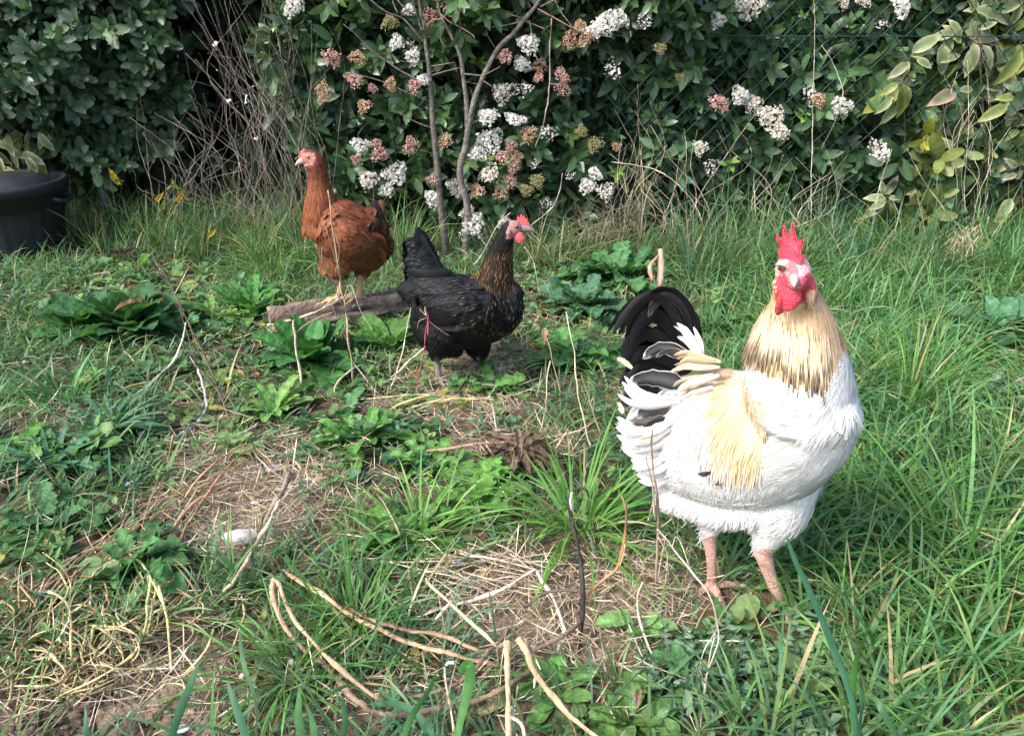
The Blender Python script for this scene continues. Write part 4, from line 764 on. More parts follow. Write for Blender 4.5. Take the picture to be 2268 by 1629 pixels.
plant('mustard_plant', 'lobed weed clump in the grass between the tail of the rooster and its neck', 'weed', 1580, 740, .18, 18, must_leaf, (.05, .13, .045), (.0, 1.1))
plant('mustard_plant', 'lobed weed clump left of the tail of the rooster', 'weed', 1270, 800, .18, 22, must_leaf, (.07, .165, .045), (.0, 1.1))
plant('mustard_plant', 'low bright lobed weed at the feet of the black hen', 'weed', 1090, 865, .12, 16, must_leaf, (.09, .2, .05), (.0, 1.1))
plant('mustard_plant', 'broad bright green leaves in the middle of the picture below the straw', 'weed', 1060, 1110, .14, 16, must_leaf, (.08, .19, .04), (.0, 1.0))
plant('mustard_plant', 'broad pale leaves beside the middle grass tussock', 'weed', 880, 1190, .12, 14, must_leaf, (.09, .2, .05), (.0, .9))
plant('mustard_plant', 'leafy weed at the left of the middle grass tussock', 'weed', 960, 1040, .12, 14, must_leaf, (.08, .18, .045), (.0, 1.0))
plant('mustard_plant', 'dark leafy weed growing through the orange dead stalks', 'weed', 300, 1250, .12, 18, must_leaf, (.05, .125, .04), (.0, 1.1), .02)
plant('mustard_plant', 'dark leafy weed at the left edge above the yellow vine', 'weed', 100, 1170, .13, 16, must_leaf, (.06, .14, .05), (.0, 1.0))
plant('mustard_plant', 'small leafy weed under the yellow vine stems', 'weed', 250, 1370, .09, 16, must_leaf, (.07, .15, .05), (.0, 1.0))
plant('mustard_plant', 'leafy weed at the left edge beside the blue green blades', 'weed', 50, 1010, .12, 14, must_leaf, (.07, .17, .04), (.0, 1.0))
plant('sow_thistle', 'pale jagged thistle leaves standing against the dark grass left of the head of the rooster', 'weed', 1575, 685, .17, 4, thist_leaf, (.16, .27, .10), (.9, 1.3), .0)
plant('dock_plant', 'flat toothed dock rosette at the bottom edge right of the split stump', 'weed', 1400, 1600, .10, 16, dock_leaf, (.085, .17, .045), (.0, .7), .0, 2)
plant('dock_plant', 'small toothed dock rosette touching the split stump', 'weed', 1240, 1540, .08, 14, dock_leaf, (.09, .19, .05), (.0, .8))
plant('dock_plant', 'bluish dock leaves at the right edge in front of the fence', 'weed', 2220, 740, .18, 14, dock_leaf, (.065, .14, .075), (.2, 1.2))
plant('strap_weed', 'drooping blue green strap leaves at the left above the straw patch', 'weed', 250, 960, .15, 44, strap_leaf, (.06, .135, .075), (.2, 1.2))
plant('strap_weed', 'wide blue green strap leaves at the left edge above the yellow vine', 'weed', 120, 1040, .14, 40, strap_leaf, (.055, .125, .07), (.1, 1.1))
for (u, v, s, n, lb) in [(1620, 1475, .12, 16, 'grey green spiny thistle just below the left foot of the rooster'), (1700, 1520, .13, 22, 'densest grey green spiny thistle below the right foot of the rooster'), (1790, 1470, .13, 20, 'pale spiny thistle nearest the tall wheat like blades'), (1600, 1560, .12, 18, 'spiny thistle crossed by the whitish vine near the bottom edge'),
                         (1480, 1500, .11, 14, 'spiny thistle crossed by the long thin pale stem'), (1720, 1620, .12, 20, 'spiny thistle cut by the bottom edge of the picture'), (2180, 900, .17, 24, 'grey spiny thistle in the grass at the right edge'), (1950, 1560, .11, 16, 'spiny thistle between the wheat like blades and the big tussock'), (1830, 1570, .11, 18, 'spiny thistle behind the foot of the wheat like blades')]:
    plant('thistle', lb, 'thistle', u, v, s, n, thist_leaf, GG if u != 1790 else (.14, .2, .11), (.05, 1.2), .0)
plant('withered_plant', 'dark brown shrivelled dead weed left of the tail of the rooster', 'weed', 1150, 1010, .12, 26, dead_leaf, (.12, .085, .06), (.0, 1.0), .02)
plant('withered_plant', 'dark shrivelled dead leaves at the top of the withered dock', 'weed', 275, 560, .06, 10, dead_leaf, (.07, .055, .045), (.3, 1.4), .05)
stems('reddish_stalk', 'reddish fallen stalk in front of the dark shrivelled weed', 'stalk', [([(940, 1000, .03), (1000, 992, .05), (1060, 985, .06), (1120, 978, .05)], [.0045, .004], (.40, .22, .15)), ([(1075, 985, .06), (1090, 1005, .04), (1100, 1020, .02)], [.003, .0025], (.40, .22, .14))])
stems('yellow_stalk', 'pair of yellowish arching stalks on the straw in front of the black hen', 'stalk', [([(850, 915, .02), (900, 890, .05), (960, 875, .06), (1020, 880, .05)], [.0045, .005, .004], (.45, .37, .16)), ([(900, 905, .02), (980, 885, .05), (1050, 882, .06), (1095, 885, .05)], [.004, .0045, .004], (.46, .38, .17)), ([(780, 885, .02), (860, 878, .04), (950, 872, .04)], [.0025, .002], (.5, .43, .26))])
# grass tussocks
def tussock(label, u, v, n, L, w, el=(.3, 1.5), bend=(.5, 1.9), cols=GREENS, spread=.025, dry=.05):
    p = G(u, v); b = MB(); b.add(*tufts(np.array([p[0]]), np.array([p[1]]), n, np.array([L]), np.array([w]), el, bend, spread, cols, dry, .12))
    return tag(b.build('grass_tussock', M['grass']), label, 'grass tussock', 'grass tussocks in the lawn')
LUSH = np.array([[.10, .25, .045], [.085, .215, .05], [.125, .27, .05]])
tussock('largest grass tussock with broad arching blades right of the rooster near the bottom', 2120, 1290, 230, .30, .0075, (.2, 1.5), (.5, 1.9), LUSH, .04, .03)
tussock('flattened grass tussock just behind the right leg of the rooster, coloured darker for its shadow', 1960, 1160, 150, .27, .006, (.15, 1.0), (.2, 1.0), LUSH*.85, .04)  # blade colour scaled down to stand in for the rooster's cast shadow
tussock('upright bright grass tussock at the right of the breast of the rooster', 2010, 900, 150, .24, .0045, (.9, 1.55), (.2, 1.1), LUSH, .04)
tussock('grass tussock with broad blades in the middle of the picture', 1280, 1180, 130, .23, .0062, (.4, 1.5), (.3, 1.6), LUSH, .03, .05)
tussock('low bright grass tussock left of the middle one', 930, 1190, 110, .17, .005, (.2, 1.4), (.4, 1.7), LUSH, .035)
tussock('fine leaved grass tussock behind the log by the red hen', 600, 605, 190, .22, .0035, (.6, 1.5), (.6, 2.0), LUSH, .05)
tussock('grass tussock at the bottom left beside the bare soil', 640, 1500, 130, .15, .0042, (.3, 1.4), (.4, 1.7), LUSH*[1.05, 1.0, 1.3], .04)
tussock('grass tussock framed by the folded hollow stem', 780, 1400, 120, .15, .0045, (.4, 1.5), (.3, 1.5), LUSH, .04)
tussock('grass tussock at the left edge below the bin', 150, 890, 110, .17, .007, (.2, 1.3), (.3, 1.6), LUSH*[.9, 1, 1.5], .04)
tussock('tall grass tussock at the right edge beside the dead straw mop', 2230, 640, 90, .28, .006, (.8, 1.5), (.2, 1.0), LUSH*[.9, 1, 1.3], .05)
tussock('grass tussock at the bottom right corner', 2200, 1520, 120, .2, .005, (.3, 1.5), (.4, 1.6), LUSH, .05, .12)
# broad single plants of grass close to the lens
def bladestrip(b, pts, w, col, M_=14, roll=.0):
    P = crom(np.array([W(*p) for p in pts]), 6); T, N_, B_ = frames(P, (0, 1, 0)); s = np.linspace(0, 1, len(P)); ww = w*np.clip((.5+1.2*s), 0, 1)*(1-s**3)**.6*.5+.0003
    a = roll+.6*np.sin(s*3+rng.uniform(0, 6)); sd = N_*np.cos(a)[:, None]+B_*np.sin(a)[:, None]; up = np.cross(T, sd)
    V = np.stack([P-sd*ww[:, None]-up*ww[:, None]*.25, P, P+sd*ww[:, None]-up*ww[:, None]*.25], 1); c = np.ones((len(P), 3, 3))*np.array(col); c[:, 1] *= 1.12
    b.add(V, gridfaces(len(P), 3), c.reshape(-1, 3))
def bladeplant(label, lst, u, v):
    b = MB()
    for pts, w, col in lst: bladestrip(b, pts, w, col)
    return tag(b.build('grass_plant', M['grass']), label, 'grass plant')
DB = (.04, .12, .06)
bladeplant('tall wheat like grass plant with long dark blades at the bottom right', [([(1900, 1700, .68), (1890, 1560, .72), (1850, 1440, .77), (1800, 1320, .82), (1762, 1240, .85), (1742, 1185, .87)], .011, DB), ([(1895, 1640, .70), (1890, 1540, .73), (1900, 1460, .75), (1930, 1380, .77), (1945, 1320, .79)], .012, (.055, .15, .035)), ([(1900, 1700, .68), (1905, 1620, .70), (1912, 1560, .72), (1905, 1520, .73)], .011, DB), ([(1960, 1690, .67), (2000, 1610, .7), (2050, 1570, .72), (2090, 1510, .74)], .008, (.06, .15, .06)), ([(2000, 1660, .68), (1960, 1580, .7), (1930, 1540, .72)], .010, (.05, .13, .05))], 1890, 1620)
bladeplant('broad blue green grass blade rising over the bare soil at the bottom edge', [([(368, 1680, .66), (390, 1600, .69), (415, 1530, .71), (440, 1470, .72)], .011, (.055, .15, .075)), ([(368, 1690, .66), (375, 1640, .68), (400, 1590, .70)], .006, (.06, .15, .07))], 500, 1600)
bladeplant('narrow dark grass blade alone at the bottom left corner', [([(190, 1690, .66), (190, 1620, .68), (187, 1565, .70)], .006, (.05, .14, .09))], 500, 1600)
bladeplant('pair of broad grass blades pointing left up from the bottom edge', [([(560, 1690, .66), (540, 1620, .68), (520, 1560, .7), (500, 1505, .72)], .010, (.055, .15, .075)), ([(562, 1690, .66), (565, 1560, .72), (540, 1480, .75), (530, 1400, .78)], .008, (.06, .15, .07))], 500, 1600)
bladeplant('fan of three broad grass blades below the folded hollow stem', [([(690, 1690, .66), (662, 1600, .68), (662, 1520, .7)], .010, (.07, .17, .06)), ([(700, 1690, .66), (690, 1600, .68), (665, 1540, .7)], .011, (.06, .15, .06)), ([(710, 1690, .66), (762, 1620, .68), (757, 1540, .7)], .009, (.06, .15, .07))], 500, 1600)
bladeplant('broad bright grass blades crossing the stems at the bottom centre', [([(1000, 1690, .68), (1020, 1590, .71), (1038, 1520, .73), (1040, 1470, .74), (1020, 1490, .75), (1060, 1500, .74)], .013, (.06, .17, .045)), ([(820, 1560, .76), (880, 1560, .74), (930, 1590, .72), (985, 1680, .69)], .010, (.05, .14, .07)), ([(880, 1690, .68), (905, 1600, .7), (950, 1530, .72), (965, 1490, .73)], .009, (.06, .16, .05)), ([(720, 1540, .76), (780, 1520, .75), (840, 1570, .73), (900, 1620, .71)], .009, (.055, .15, .07))], 980, 1600)

# ---------------------------------------------------------------- small things on the ground
def crumple(name, label, cat, u, v, sz, col, lift=.01, flat=.35):
    V, F = icos(1, 10, 16); k = 1+.28*snoise(int(u+v), V, 2.5, 3)[:, None]; V = V*k*np.array([1, .6, flat])*sz; a = rng.uniform(0, .5); Rz = np.array([[math.cos(a), -math.sin(a), 0], [math.sin(a), math.cos(a), 0], [0, 0, 1]])
    b = MB(); b.add(V@Rz.T+G(u, v, lift), F, col); return tag(b.build(name, M['scrap']), label, cat)
crumple('white_scrap', 'white crumpled scrap lying on the dry straw at the left', 'scrap', 532, 1186, .034, (.66, .61, .56), .012, .36)
crumple('white_scrap', 'small lilac white scrap above the split branch', 'scrap', 605, 1040, .017, (.62, .58, .64), .012)
crumple('white_scrap', 'tiny white scrap between the white scrap and the split branch', 'scrap', 567, 1110, .011, (.75, .75, .74), .01)
crumple('white_scrap', 'white scrap half hidden in grass at the bottom left edge', 'scrap', 405, 1612, .010, (.8, .82, .84), .015)
crumple('white_scrap', 'tiny white scrap on the log beside the red hen', 'scrap', 894, 652, .012, (.7, .7, .72), .09)
crumple('grey_pebble', 'dark grey pebble in the straw behind the stump', 'pebble', 930, 1335, .012, (.09, .09, .1), .006, .7)
def fallen_leaf(label, u, v, s, col, el=.5, az=None, lift=.015, tpl=None, y=None):
    az = rng.uniform(0, 6.28) if az is None else az; f = np.array([[math.cos(az)*math.cos(el), math.sin(az)*math.cos(el), math.sin(el)]]); tpl = tpl or dead_leaf
    p = (G(u, v, lift) if y is None else W(u, v, y)); b = MB(); b.add(*inst(tpl[0], tpl[1], tpl[2], basis(f, np.array([[0, -.6, 1.]])+rng.normal(0, .2, (1, 3)), np.array([s])), p[None], np.array([col])))
    return tag(b.build('fallen_leaf', M['weed']), label, 'leaf', 'dead coloured leaves')
fl2 = leaf(11, .6, (.7, .7), .2, .2, 4, .12, wave=.03)
for a in [('pinkish orange dead leaf beside the bleached straw bundle', 1010, 1228, .045, (.55, .28, .17), .3, .4), ('tan papery leaf at the bottom beside the stump', 1045, 1590, .05, (.45, .35, .18), .6, .2), ('yellow leaf on the straw by the black hen', 1018, 912, .05, (.5, .36, .05), .8, 1.2), ('peach dead leaf hanging by the dry stems right of the black hen', 1205, 765, .055, (.5, .3, .18), 1.0, 1.5, .05), ('orange dead leaf lying in the grass at the left', 140, 975, .035, (.5, .24, .1), .3, .5), ('orange broken stalk leaf by the blue green blades', 100, 850, .07, (.52, .25, .12), .2, .15), ('brown dead leaf on the log', 855, 660, .05, (.3, .2, .13), .3, .6, .08), ('brown curled leaf on the left end of the log', 630, 672, .05, (.36, .22, .15), .2, .1, .075), ('brown dead leaf under the split branch', 575, 1065, .045, (.2, .17, .08), .5, .5), ('orange blade tip in the grass right of the rooster', 2000, 710, .05, (.5, .27, .12), .6, 2.2)]:
    fallen_leaf(*a)
for (u, v, lb) in [(240, 372, 'bright yellow leaf on a stem above the bin lid level'), (405, 420, 'orange yellow leaf in the dark hollow by the dead stems'), (480, 505, 'mustard yellow leaf hanging low in the grass behind the withered dock'), (380, 395, 'green yellow leaf beside the orange one in the dark hollow'), (362, 425, 'small ochre leaf left of the orange yellow leaf')]:
    b = MB(); p = W(u, v, 2.95); f = np.array([[rng.normal(0, .5), -.3, -.8], [rng.normal(0, .8), -.2, -.3], [.6, .1, .2]]); b.add(*inst(dead_leaf[0], dead_leaf[1], dead_leaf[2], basis(f, np.array([[0.2, -1, .3]])+rng.normal(0, .3, (3, 3)), np.array([.055, .035, .03])), p+np.array([[0, 0, 0], [0, 0, -.025], [.004, 0, -.05]]), np.array([(.40, .26, .045) if v != 395 else (.24, .28, .07), (.22, .2, .06), (.12, .15, .05)])))
    g0 = G(u+rng.normal(0, 8), 520); g0[2] -= .01; V, F = tube([p-[0, .0, .002], (p+g0)/2+rng.normal(0, .01, 3), g0], [.0012, .0016, .0018], 5, 4); b.add(V, F, (.16, .15, .08)); tag(b.build('leaf_stalk', M['weed']), lb, 'leaf stalk', 'dead coloured leaves')
bl = MB()
def speedwell(label, u, v, lift=.03):
    b = MB(); p = G(u, v, lift); b.add(*inst(pet, pf, np.ones((20, 3)), basis(np.array([[1, 0, .1]]), np.array([[0, -.5, 1.]]), np.array([.006])), p[None], np.array([[.34, .38, .75]])))
    V, F = tube([p-[0, 0, lift], p-[0, 0, .002]], .0008, 4, 1); b.add(V, F, (.07, .15, .04)); return tag(b.build('speedwell_flower', M['petal']), label, 'flower', 'small blue speedwell flowers')
for u, v, lb in [(1904, 826, 'tiny blue flower in the grass right of the breast of the rooster'), (283, 1072, 'tiny lilac flower in the strap leaves at the left'), (378, 1022, 'tiny blue flower above the straw patch at the left'), (2255, 850, 'tiny blue flower at the right edge'), (1015, 1243, 'tiny lilac flower beside the pinkish dead leaf'), (310, 960, 'tiny white blue flower under the withered dock')]: speedwell(lb, u, v)
b = MB(); p = [W(1460, 635, 1.9), W(1464, 600, 1.92), W(1463, 552, 1.94)]; V, F = tube(p, [.007, .009, .007], 7, 4, .08); b.add(V, F, (.5, .33, .22))
V, F = tube([W(1445, 620, 1.88), W(1440, 590, 1.9), W(1458, 565, 1.93)], [.005, .006, .002], 6, 4, .1); b.add(V, F, (.4, .24, .16)); tag(b.build('broken_stalk', M['stem']), 'short broken woody stalk standing behind the black tail of the rooster', 'stalk')
# ---------------------------------------------------------------- birds
def loft(pts, rin, rdep, n=18, per=6, ref=(0, 1, 0)):
    """closed tapering body segment: pts (u,v,y), half height in photo units, half depth in metres"""
    P = np.array([W(*p) for p in pts]); ri = np.array([r*px(p) for r, p in zip(rin, P)]); rd = np.array(rdep, float)
    S = crom(np.column_stack([P, ri, rd]), per); ri, rd, S = np.maximum(S[:, 3], .001), np.maximum(S[:, 4], .001), S[:, :3]
    T, N, B = frames(S, ref); a = np.arange(n)/n*2*np.pi
    V = S[:, None]+N[:, None]*np.cos(a)[None, :, None]*ri[:, None, None]+B[:, None]*np.sin(a)[None, :, None]*rd[:, None, None]
    e0 = np.minimum(ri[0], rd[0])*.7; e1 = np.minimum(ri[-1], rd[-1])*.7
    r0 = (V[0]-S[0])*.7+S[0]-T[0]*e0*.7; r1 = (V[-1]-S[-1])*.7+S[-1]+T[-1]*e1*.7
    V = np.concatenate([r0[None], V, r1[None]]); m = len(V); V = np.vstack([V.reshape(-1, 3), S[0]-T[0]*e0, S[-1]+T[-1]*e1]); j = np.arange(n)
    return V, [ringfaces(m, n), np.vstack([np.stack([np.full(n, m*n), (j+1) % n, j], 1), np.stack([np.full(n, m*n+1), (m-1)*n+j, (m-1)*n+(j+1) % n], 1)])]
def ellip(c, r, Rm=None, lat=10, lon=14):
    V, F = icos(1, lat, lon); V = V*np.array(r)
    if Rm is not None: V = V@np.array(Rm).T
    return V+c, F
def fuse(parts, voxel, smooth=4):
    b = MB()
    for V, F in parts: b.add(V, F)
    o = b.build('tmp', M['body'])
    md = o.modifiers.new('r', 'REMESH'); md.mode = 'VOXEL'; md.voxel_size = voxel
    ms = o.modifiers.new('s', 'SMOOTH'); ms.factor = .5; ms.iterations = smooth
    dg = bpy.context.evaluated_depsgraph_get(); me = bpy.data.meshes.new_from_object(o.evaluated_get(dg), preserve_all_data_layers=False, depsgraph=dg)
    nv = len(me.vertices); V = np.empty(nv*3, np.float32); me.vertices.foreach_get('co', V); V = V.reshape(-1, 3).astype(float)
    me.calc_loop_triangles(); t = np.empty(len(me.loop_triangles)*3, np.int32); me.loop_triangles.foreach_get('vertices', t); t = t.reshape(-1, 3)
    q = np.array([list(p.vertices) for p in me.polygons if len(p.vertices) == 4]); tr = np.array([list(p.vertices) for p in me.polygons if len(p.vertices) == 3]).reshape(-1, 3)
    bpy.data.meshes.remove(me); m0 = o.data; bpy.data.objects.remove(o); bpy.data.meshes.remove(m0)
    return V, [q.reshape(-1, 4), tr], t
def sample(V, t, n):
    a, b_, c = V[t[:, 0]], V[t[:, 1]], V[t[:, 2]]; N = np.cross(b_-a, c-a); A = np.linalg.norm(N, axis=1)
    i = rng.choice(len(t), n, p=A/A.sum()); r1 = np.sqrt(rng.random(n)); r2 = rng.random(n)
    # smoothed normals
    VN = np.zeros_like(V)
    for k in range(3): np.add.at(VN, t[:, k], N)
    VN = nrm(VN); w = np.stack([1-r1, r1*(1-r2), r1*r2], 1)[..., None]
    return a[i]*w[:, 0]+b_[i]*w[:, 1]+c[i]*w[:, 2], nrm(VN[t[i, 0]]*w[:, 0]+VN[t[i, 1]]*w[:, 1]+VN[t[i, 2]]*w[:, 2])
def feather(w=.55, pointed=False, rows=7, droop=.10, arch=.12, stripe=None, edge=None, tipmask=None):
    """feather along +Y; colour mask 0..1 mixes two colours: 'stripe' marks the middle, 'edge' the rim"""
    s = np.linspace(0, 1, rows); xs = np.array([-1, -.55, 0, .55, 1.])
    pr = np.minimum(.45+1.6*s, 1)*(1-s**(2.2 if pointed else 4.5))**(.8 if pointed else .5)*.5*w; pr[-1] = .01
    V = np.zeros((rows, 5, 3)); V[..., 0] = pr[:, None]*xs; V[..., 1] = s[:, None]-.04*np.abs(xs); V[..., 2] = -droop*s[:, None]**2-arch*w*(xs**2)[None]
    m = np.zeros((rows, 5))
    if stripe is not None: m[:, 1:4] = np.clip((s-stripe)*6, 0, 1)[:, None]*[.8, 1, .8]; m[-1] = 1
    if edge is not None: m[:, [0, 4]] = edge; m[-1] = edge; m[-2, [1, 3]] = edge*.5
    if tipmask is not None: m = np.maximum(m, np.clip((s-tipmask)*5, 0, 1)[:, None])
    return V.reshape(-1, 3), gridfaces(rows, 5), m.ravel()
def lay(b, tpl, P, N, flow, L, tilt, c1, c2=None, jit=.15, lift=.0):
    n = len(P); f = flow+rng.normal(0, jit, (n, 3)); f = nrm(f-N*(f*N).sum(1, keepdims=True)); tl = tilt+rng.normal(0, .03, n)
    d = f*np.cos(tl)[:, None]+N*np.sin(tl)[:, None]; u = N*np.cos(tl)[:, None]-f*np.sin(tl)[:, None]+rng.normal(0, .06, (n, 3))
    Mx = basis(d, u, L); c2 = c1 if c2 is None else c2
    b.add(*inst(tpl[0], tpl[1], tpl[2], Mx, P+N*lift, c1, c2))
def plume(b, pts, w, c1, c2, edge=.0, M_=9, roll=0.0, pointed=.6, arch=.18, split=0):
    """one long curved tail feather through points (u,v,y); w in photo units"""
    Q = np.array([W(*p) for p in pts]); P = crom(Q, 5); T, N, B = frames(P, (0, 1, 0)); s = np.linspace(0, 1, len(P)); ww = w*px(Q[len(Q)//2])*.5*np.minimum(.35+1.8*s, 1)*(1-s**4)**pointed+.0006
    sd = N*math.cos(roll)+B*math.sin(roll); up = np.cross(T, sd); xs = np.array([-1, -.86, 0, .86, 1.])
    V = P[:, None]+sd[:, None]*(ww[:, None]*xs)[..., None]-up[:, None]*(arch*ww[:, None]*xs**2)[..., None]; jag = 1+.07*rng.normal(0, 1, (len(P), 1, 1)); V = P[:, None]+(V-P[:, None])*jag
    m = np.zeros((len(P), 5)); m[:, [0, 4]] = edge; m[-2:] = edge; m[:, 2] = .12*edge
    if split: m = np.maximum(m, np.clip((split-s)*6, 0, 1)[:, None])
    C = np.array(c1)*(1-m[..., None])+np.array(c2)*m[..., None]; b.add(V, gridfaces(len(P), 5), C.reshape(-1, 3))
_r4 = np.linspace(0, 1, 4); _w4 = np.array([.7, 1, .8, .08])*.5
f_barb = None
f_hair = (np.stack([np.stack([-_w4*.05, _r4, -.12*_r4**2], 1), np.stack([_w4*.05, _r4, -.12*_r4**2], 1)], 1).reshape(-1, 3), gridfaces(4, 2), np.repeat(np.array([0, .1, .4, 1]), 2))
f_barb = (f_hair[0]*[.8, 1, 1], f_hair[1], f_hair[2]*0)
def pick(n, cols, var=.1): return np.array(cols)[rng.integers(0, len(cols), n)]*rng.uniform(1-var, 1+var, (n, 1))
def body_build(name, V, F, colf, parent):
    b = MB(); b.add(V, F, colf(V)); return b.build(name, M['leg'], parent)
def flat_shape(outline, thick, mapf, col, seg=1):
    """a fleshy flat part (comb, wattle): outline in 2-D, rounded in thickness; mapf(x, y, t) -> place"""
    bm = bmesh.new(); vs = [bm.verts.new((x, y, 0)) for x, y in outline]; f = bm.faces.new(vs)
    bmesh.ops.triangulate(bm, faces=[f]); bmesh.ops.subdivide_edges(bm, edges=bm.edges[:], cuts=2, use_grid_fill=True); bm.verts.ensure_lookup_table()
    bmesh.ops.triangulate(bm, faces=bm.faces[:])
    co = np.array([v.co[:2] for v in bm.verts]); bd = np.array([v.is_boundary for v in bm.verts]); tri = np.array([[v.index for v in f.verts] for f in bm.faces]); be = [(e.verts[0].index, e.verts[1].index) for e in bm.edges if e.is_boundary]; bm.free()
    dm = np.sqrt(((co[:, None]-co[None, bd])**2).sum(-1)).min(1); t = thick*np.minimum(1, .25+dm/(dm.max()*.5+1e-9))
    n = len(co); V = np.vstack([mapf(co[:, 0], co[:, 1], t), mapf(co[:, 0], co[:, 1], -t)]); F3 = np.vstack([tri, tri[:, ::-1]+n]); e = np.array(be); F4 = np.stack([e[:, 0], e[:, 1], e[:, 1]+n, e[:, 0]+n], 1)
    b = MB(); b.add(V, [F4, F3], col); return b
def eyeball(parent, c, r, iris, look):
    V, F = icos(r, 10, 16); Mx = np.array(Vector(look).to_track_quat('Z', 'Y').to_matrix()); k = V[:, 2]/r
    C = np.where((k > .82)[:, None], np.array([.004, .004, .004]), np.array(iris)); b = MB(); b.add(V@Mx.T+c, F, C); return b.build('eye', M['eye'], parent)
def toes(base, dirs, r, lens):
    out = []
    for d, L in zip(dirs, lens):
        d = np.array([math.cos(d), math.sin(d), 0]); p = [base+[0, 0, .006], base+d*L*.35+[0, 0, .010], base+d*L*.7+[0, 0, .004], base+d*L+[0, 0, -.001]]
        out.append(tube(np.array(p), [r, r*.9, r*.75, r*.4], 10, 5))
    return out
def claws(parent, base, dirs, lens, r, col):
    for d, L in zip(dirs, lens):
        d = np.array([math.cos(d), math.sin(d), 0]); p = base+d*L; V, F = tube([p-d*.004+[0, 0, .001], p+d*.005, p+d*.011+[0, 0, -.004]], [r*.5, r*.4, r*.08], 6, 4); b = MB(); b.add(V, F, col); b.build('claw', M['horn'], parent)

# ================================================================ rooster
RF, LF = G(1737, 1342), G(1577, 1306)
ro = thing('rooster', 'large white rooster with buff neck, black tail and red comb standing on the grass', 'rooster', (RF+LF)/2)
parts = [
    loft([(1425, 935, 1.20), (1475, 955, 1.17), (1560, 972, 1.12), (1670, 972, 1.06), (1770, 930, 1.00), (1838, 880, .965), (1868, 850, .955)], [52, 110, 154, 164, 128, 78, 26], [.04, .075, .098, .105, .094, .065, .03], 28),
    loft([(1500, 1070, 1.14), (1600, 1075, 1.10), (1700, 1070, 1.05)], [58, 78, 82], [.06, .08, .075], 22),
    loft([(1770, 900, .985), (1768, 830, .985), (1766, 760, .98), (1768, 700, .972), (1764, 650, .965), (1760, 620, .962), (1758, 598, .965)], [112, 112, 92, 65, 42, 33, 22], [.09, .083, .067, .049, .036, .032, .026], 24),
    loft([(1840, 905, .93), (1760, 985, .955), (1660, 1045, .995), (1572, 1088, 1.05)], [70, 78, 52, 12], [.035, .042, .035, .010], 16),
    loft([(1600, 1060, 1.08), (1585, 1130, 1.07), (1574, 1168, 1.065), (1572, 1190, 1.062)], [76, 50, 24, 16], [.055, .040, .019, .0125], 16),
    loft([(1572, 1190, 1.062), (1576, 1250, 1.062), (1577, 1300, LF[1])], [15.5, 11.5, 12.5], [.011, .0085, .0095], 12),
    loft([(1735, 1050, 1.03), (1722, 1130, 1.02), (1702, 1185, 1.015), (1693, 1215, 1.015)], [85, 66, 36, 22], [.06, .048, .027, .017], 16),
    loft([(1690, 1222, 1.015), (1704, 1270, 1.015), (1722, 1312, 1.015), (1736, 1336, RF[1])], [21, 15, 15.5, 17], [.015, .0108, .0112, .013], 12),
    ellip(W(1757, 602, .945), (.0205, .034, .023)), ellip(W(1733, 633, .94), (.011, .018, .017)), ellip(W(1787, 636, .94), (.011, .018, .018)), ellip(W(1759, 622, .925), (.0135, .022, .012)),
]
rt_d, rt_l = [R(-150), R(-95), R(-40), R(55)], [.058, .066, .058, .034]
lf_d, lf_l = [R(-150), R(-80), R(10), R(75)], [.052, .062, .056, .034]
parts += toes(RF, rt_d, .0095, rt_l)+toes(LF, lf_d, .0085, lf_l)
V, F, T3 = fuse(parts, .0034, 3)
def ro_col(V):
    u, v = proj(V); C = np.full((len(V), 3), .68)*[1, .985, .955]
    neck = (v < np.interp(u, [1600, 1640, 1700, 1820, 1870], [780, 800, 835, 870, 780])); C[neck] = [.74, .52, .28]
    leg = ((v > 1186) & (u < 1640)) | ((v > 1216) & (u >= 1640)); C[leg] = [.62, .36, .29]
    face = (v < 672) & (V[:, 1] < .966) & (v > 560); C[face] = [.54, .17, .18]
    wh = (v < 612) & (v > 545) & (np.abs(u-1757) > 10); C[wh] = [.62, .36, .34]
    red = ((np.hypot((u-1733)/16, (v-640)/34) < 1) | (np.hypot((u-1790)/17, (v-640)/36) < 1)) & (V[:, 1] < .96); C[red] = [.62, .06, .09]
    return C*(1+.05*snoise(50, V, 90)[:, None])
body_build('body', V, F, ro_col, ro)
CB = np.array([.010, .010, .011]); WHT_ = np.array([.70, .69, .67]); BUF = [(.69, .47, .27), (.70, .49, .29), (.68, .455, .25), (.70, .51, .32)]
f_round = feather(.66, False, 6, .12, .14); f_long = feather(.055, True, 5, .08, .0); f_strip = feather(.066, True, 6, .08, .0, stripe=.45); f_half = feather(.05, True, 6, .08, .0, stripe=.8); f_soft = feather(.05, True, 5, .3, .1); f_mid = feather(.42, True, 7, .12, .15)
hackle_lo = lambda u: np.interp(u, [1600, 1630, 1700, 1760, 1825, 1850, 1885], [795, 800, 832, 862, 885, 850, 760])
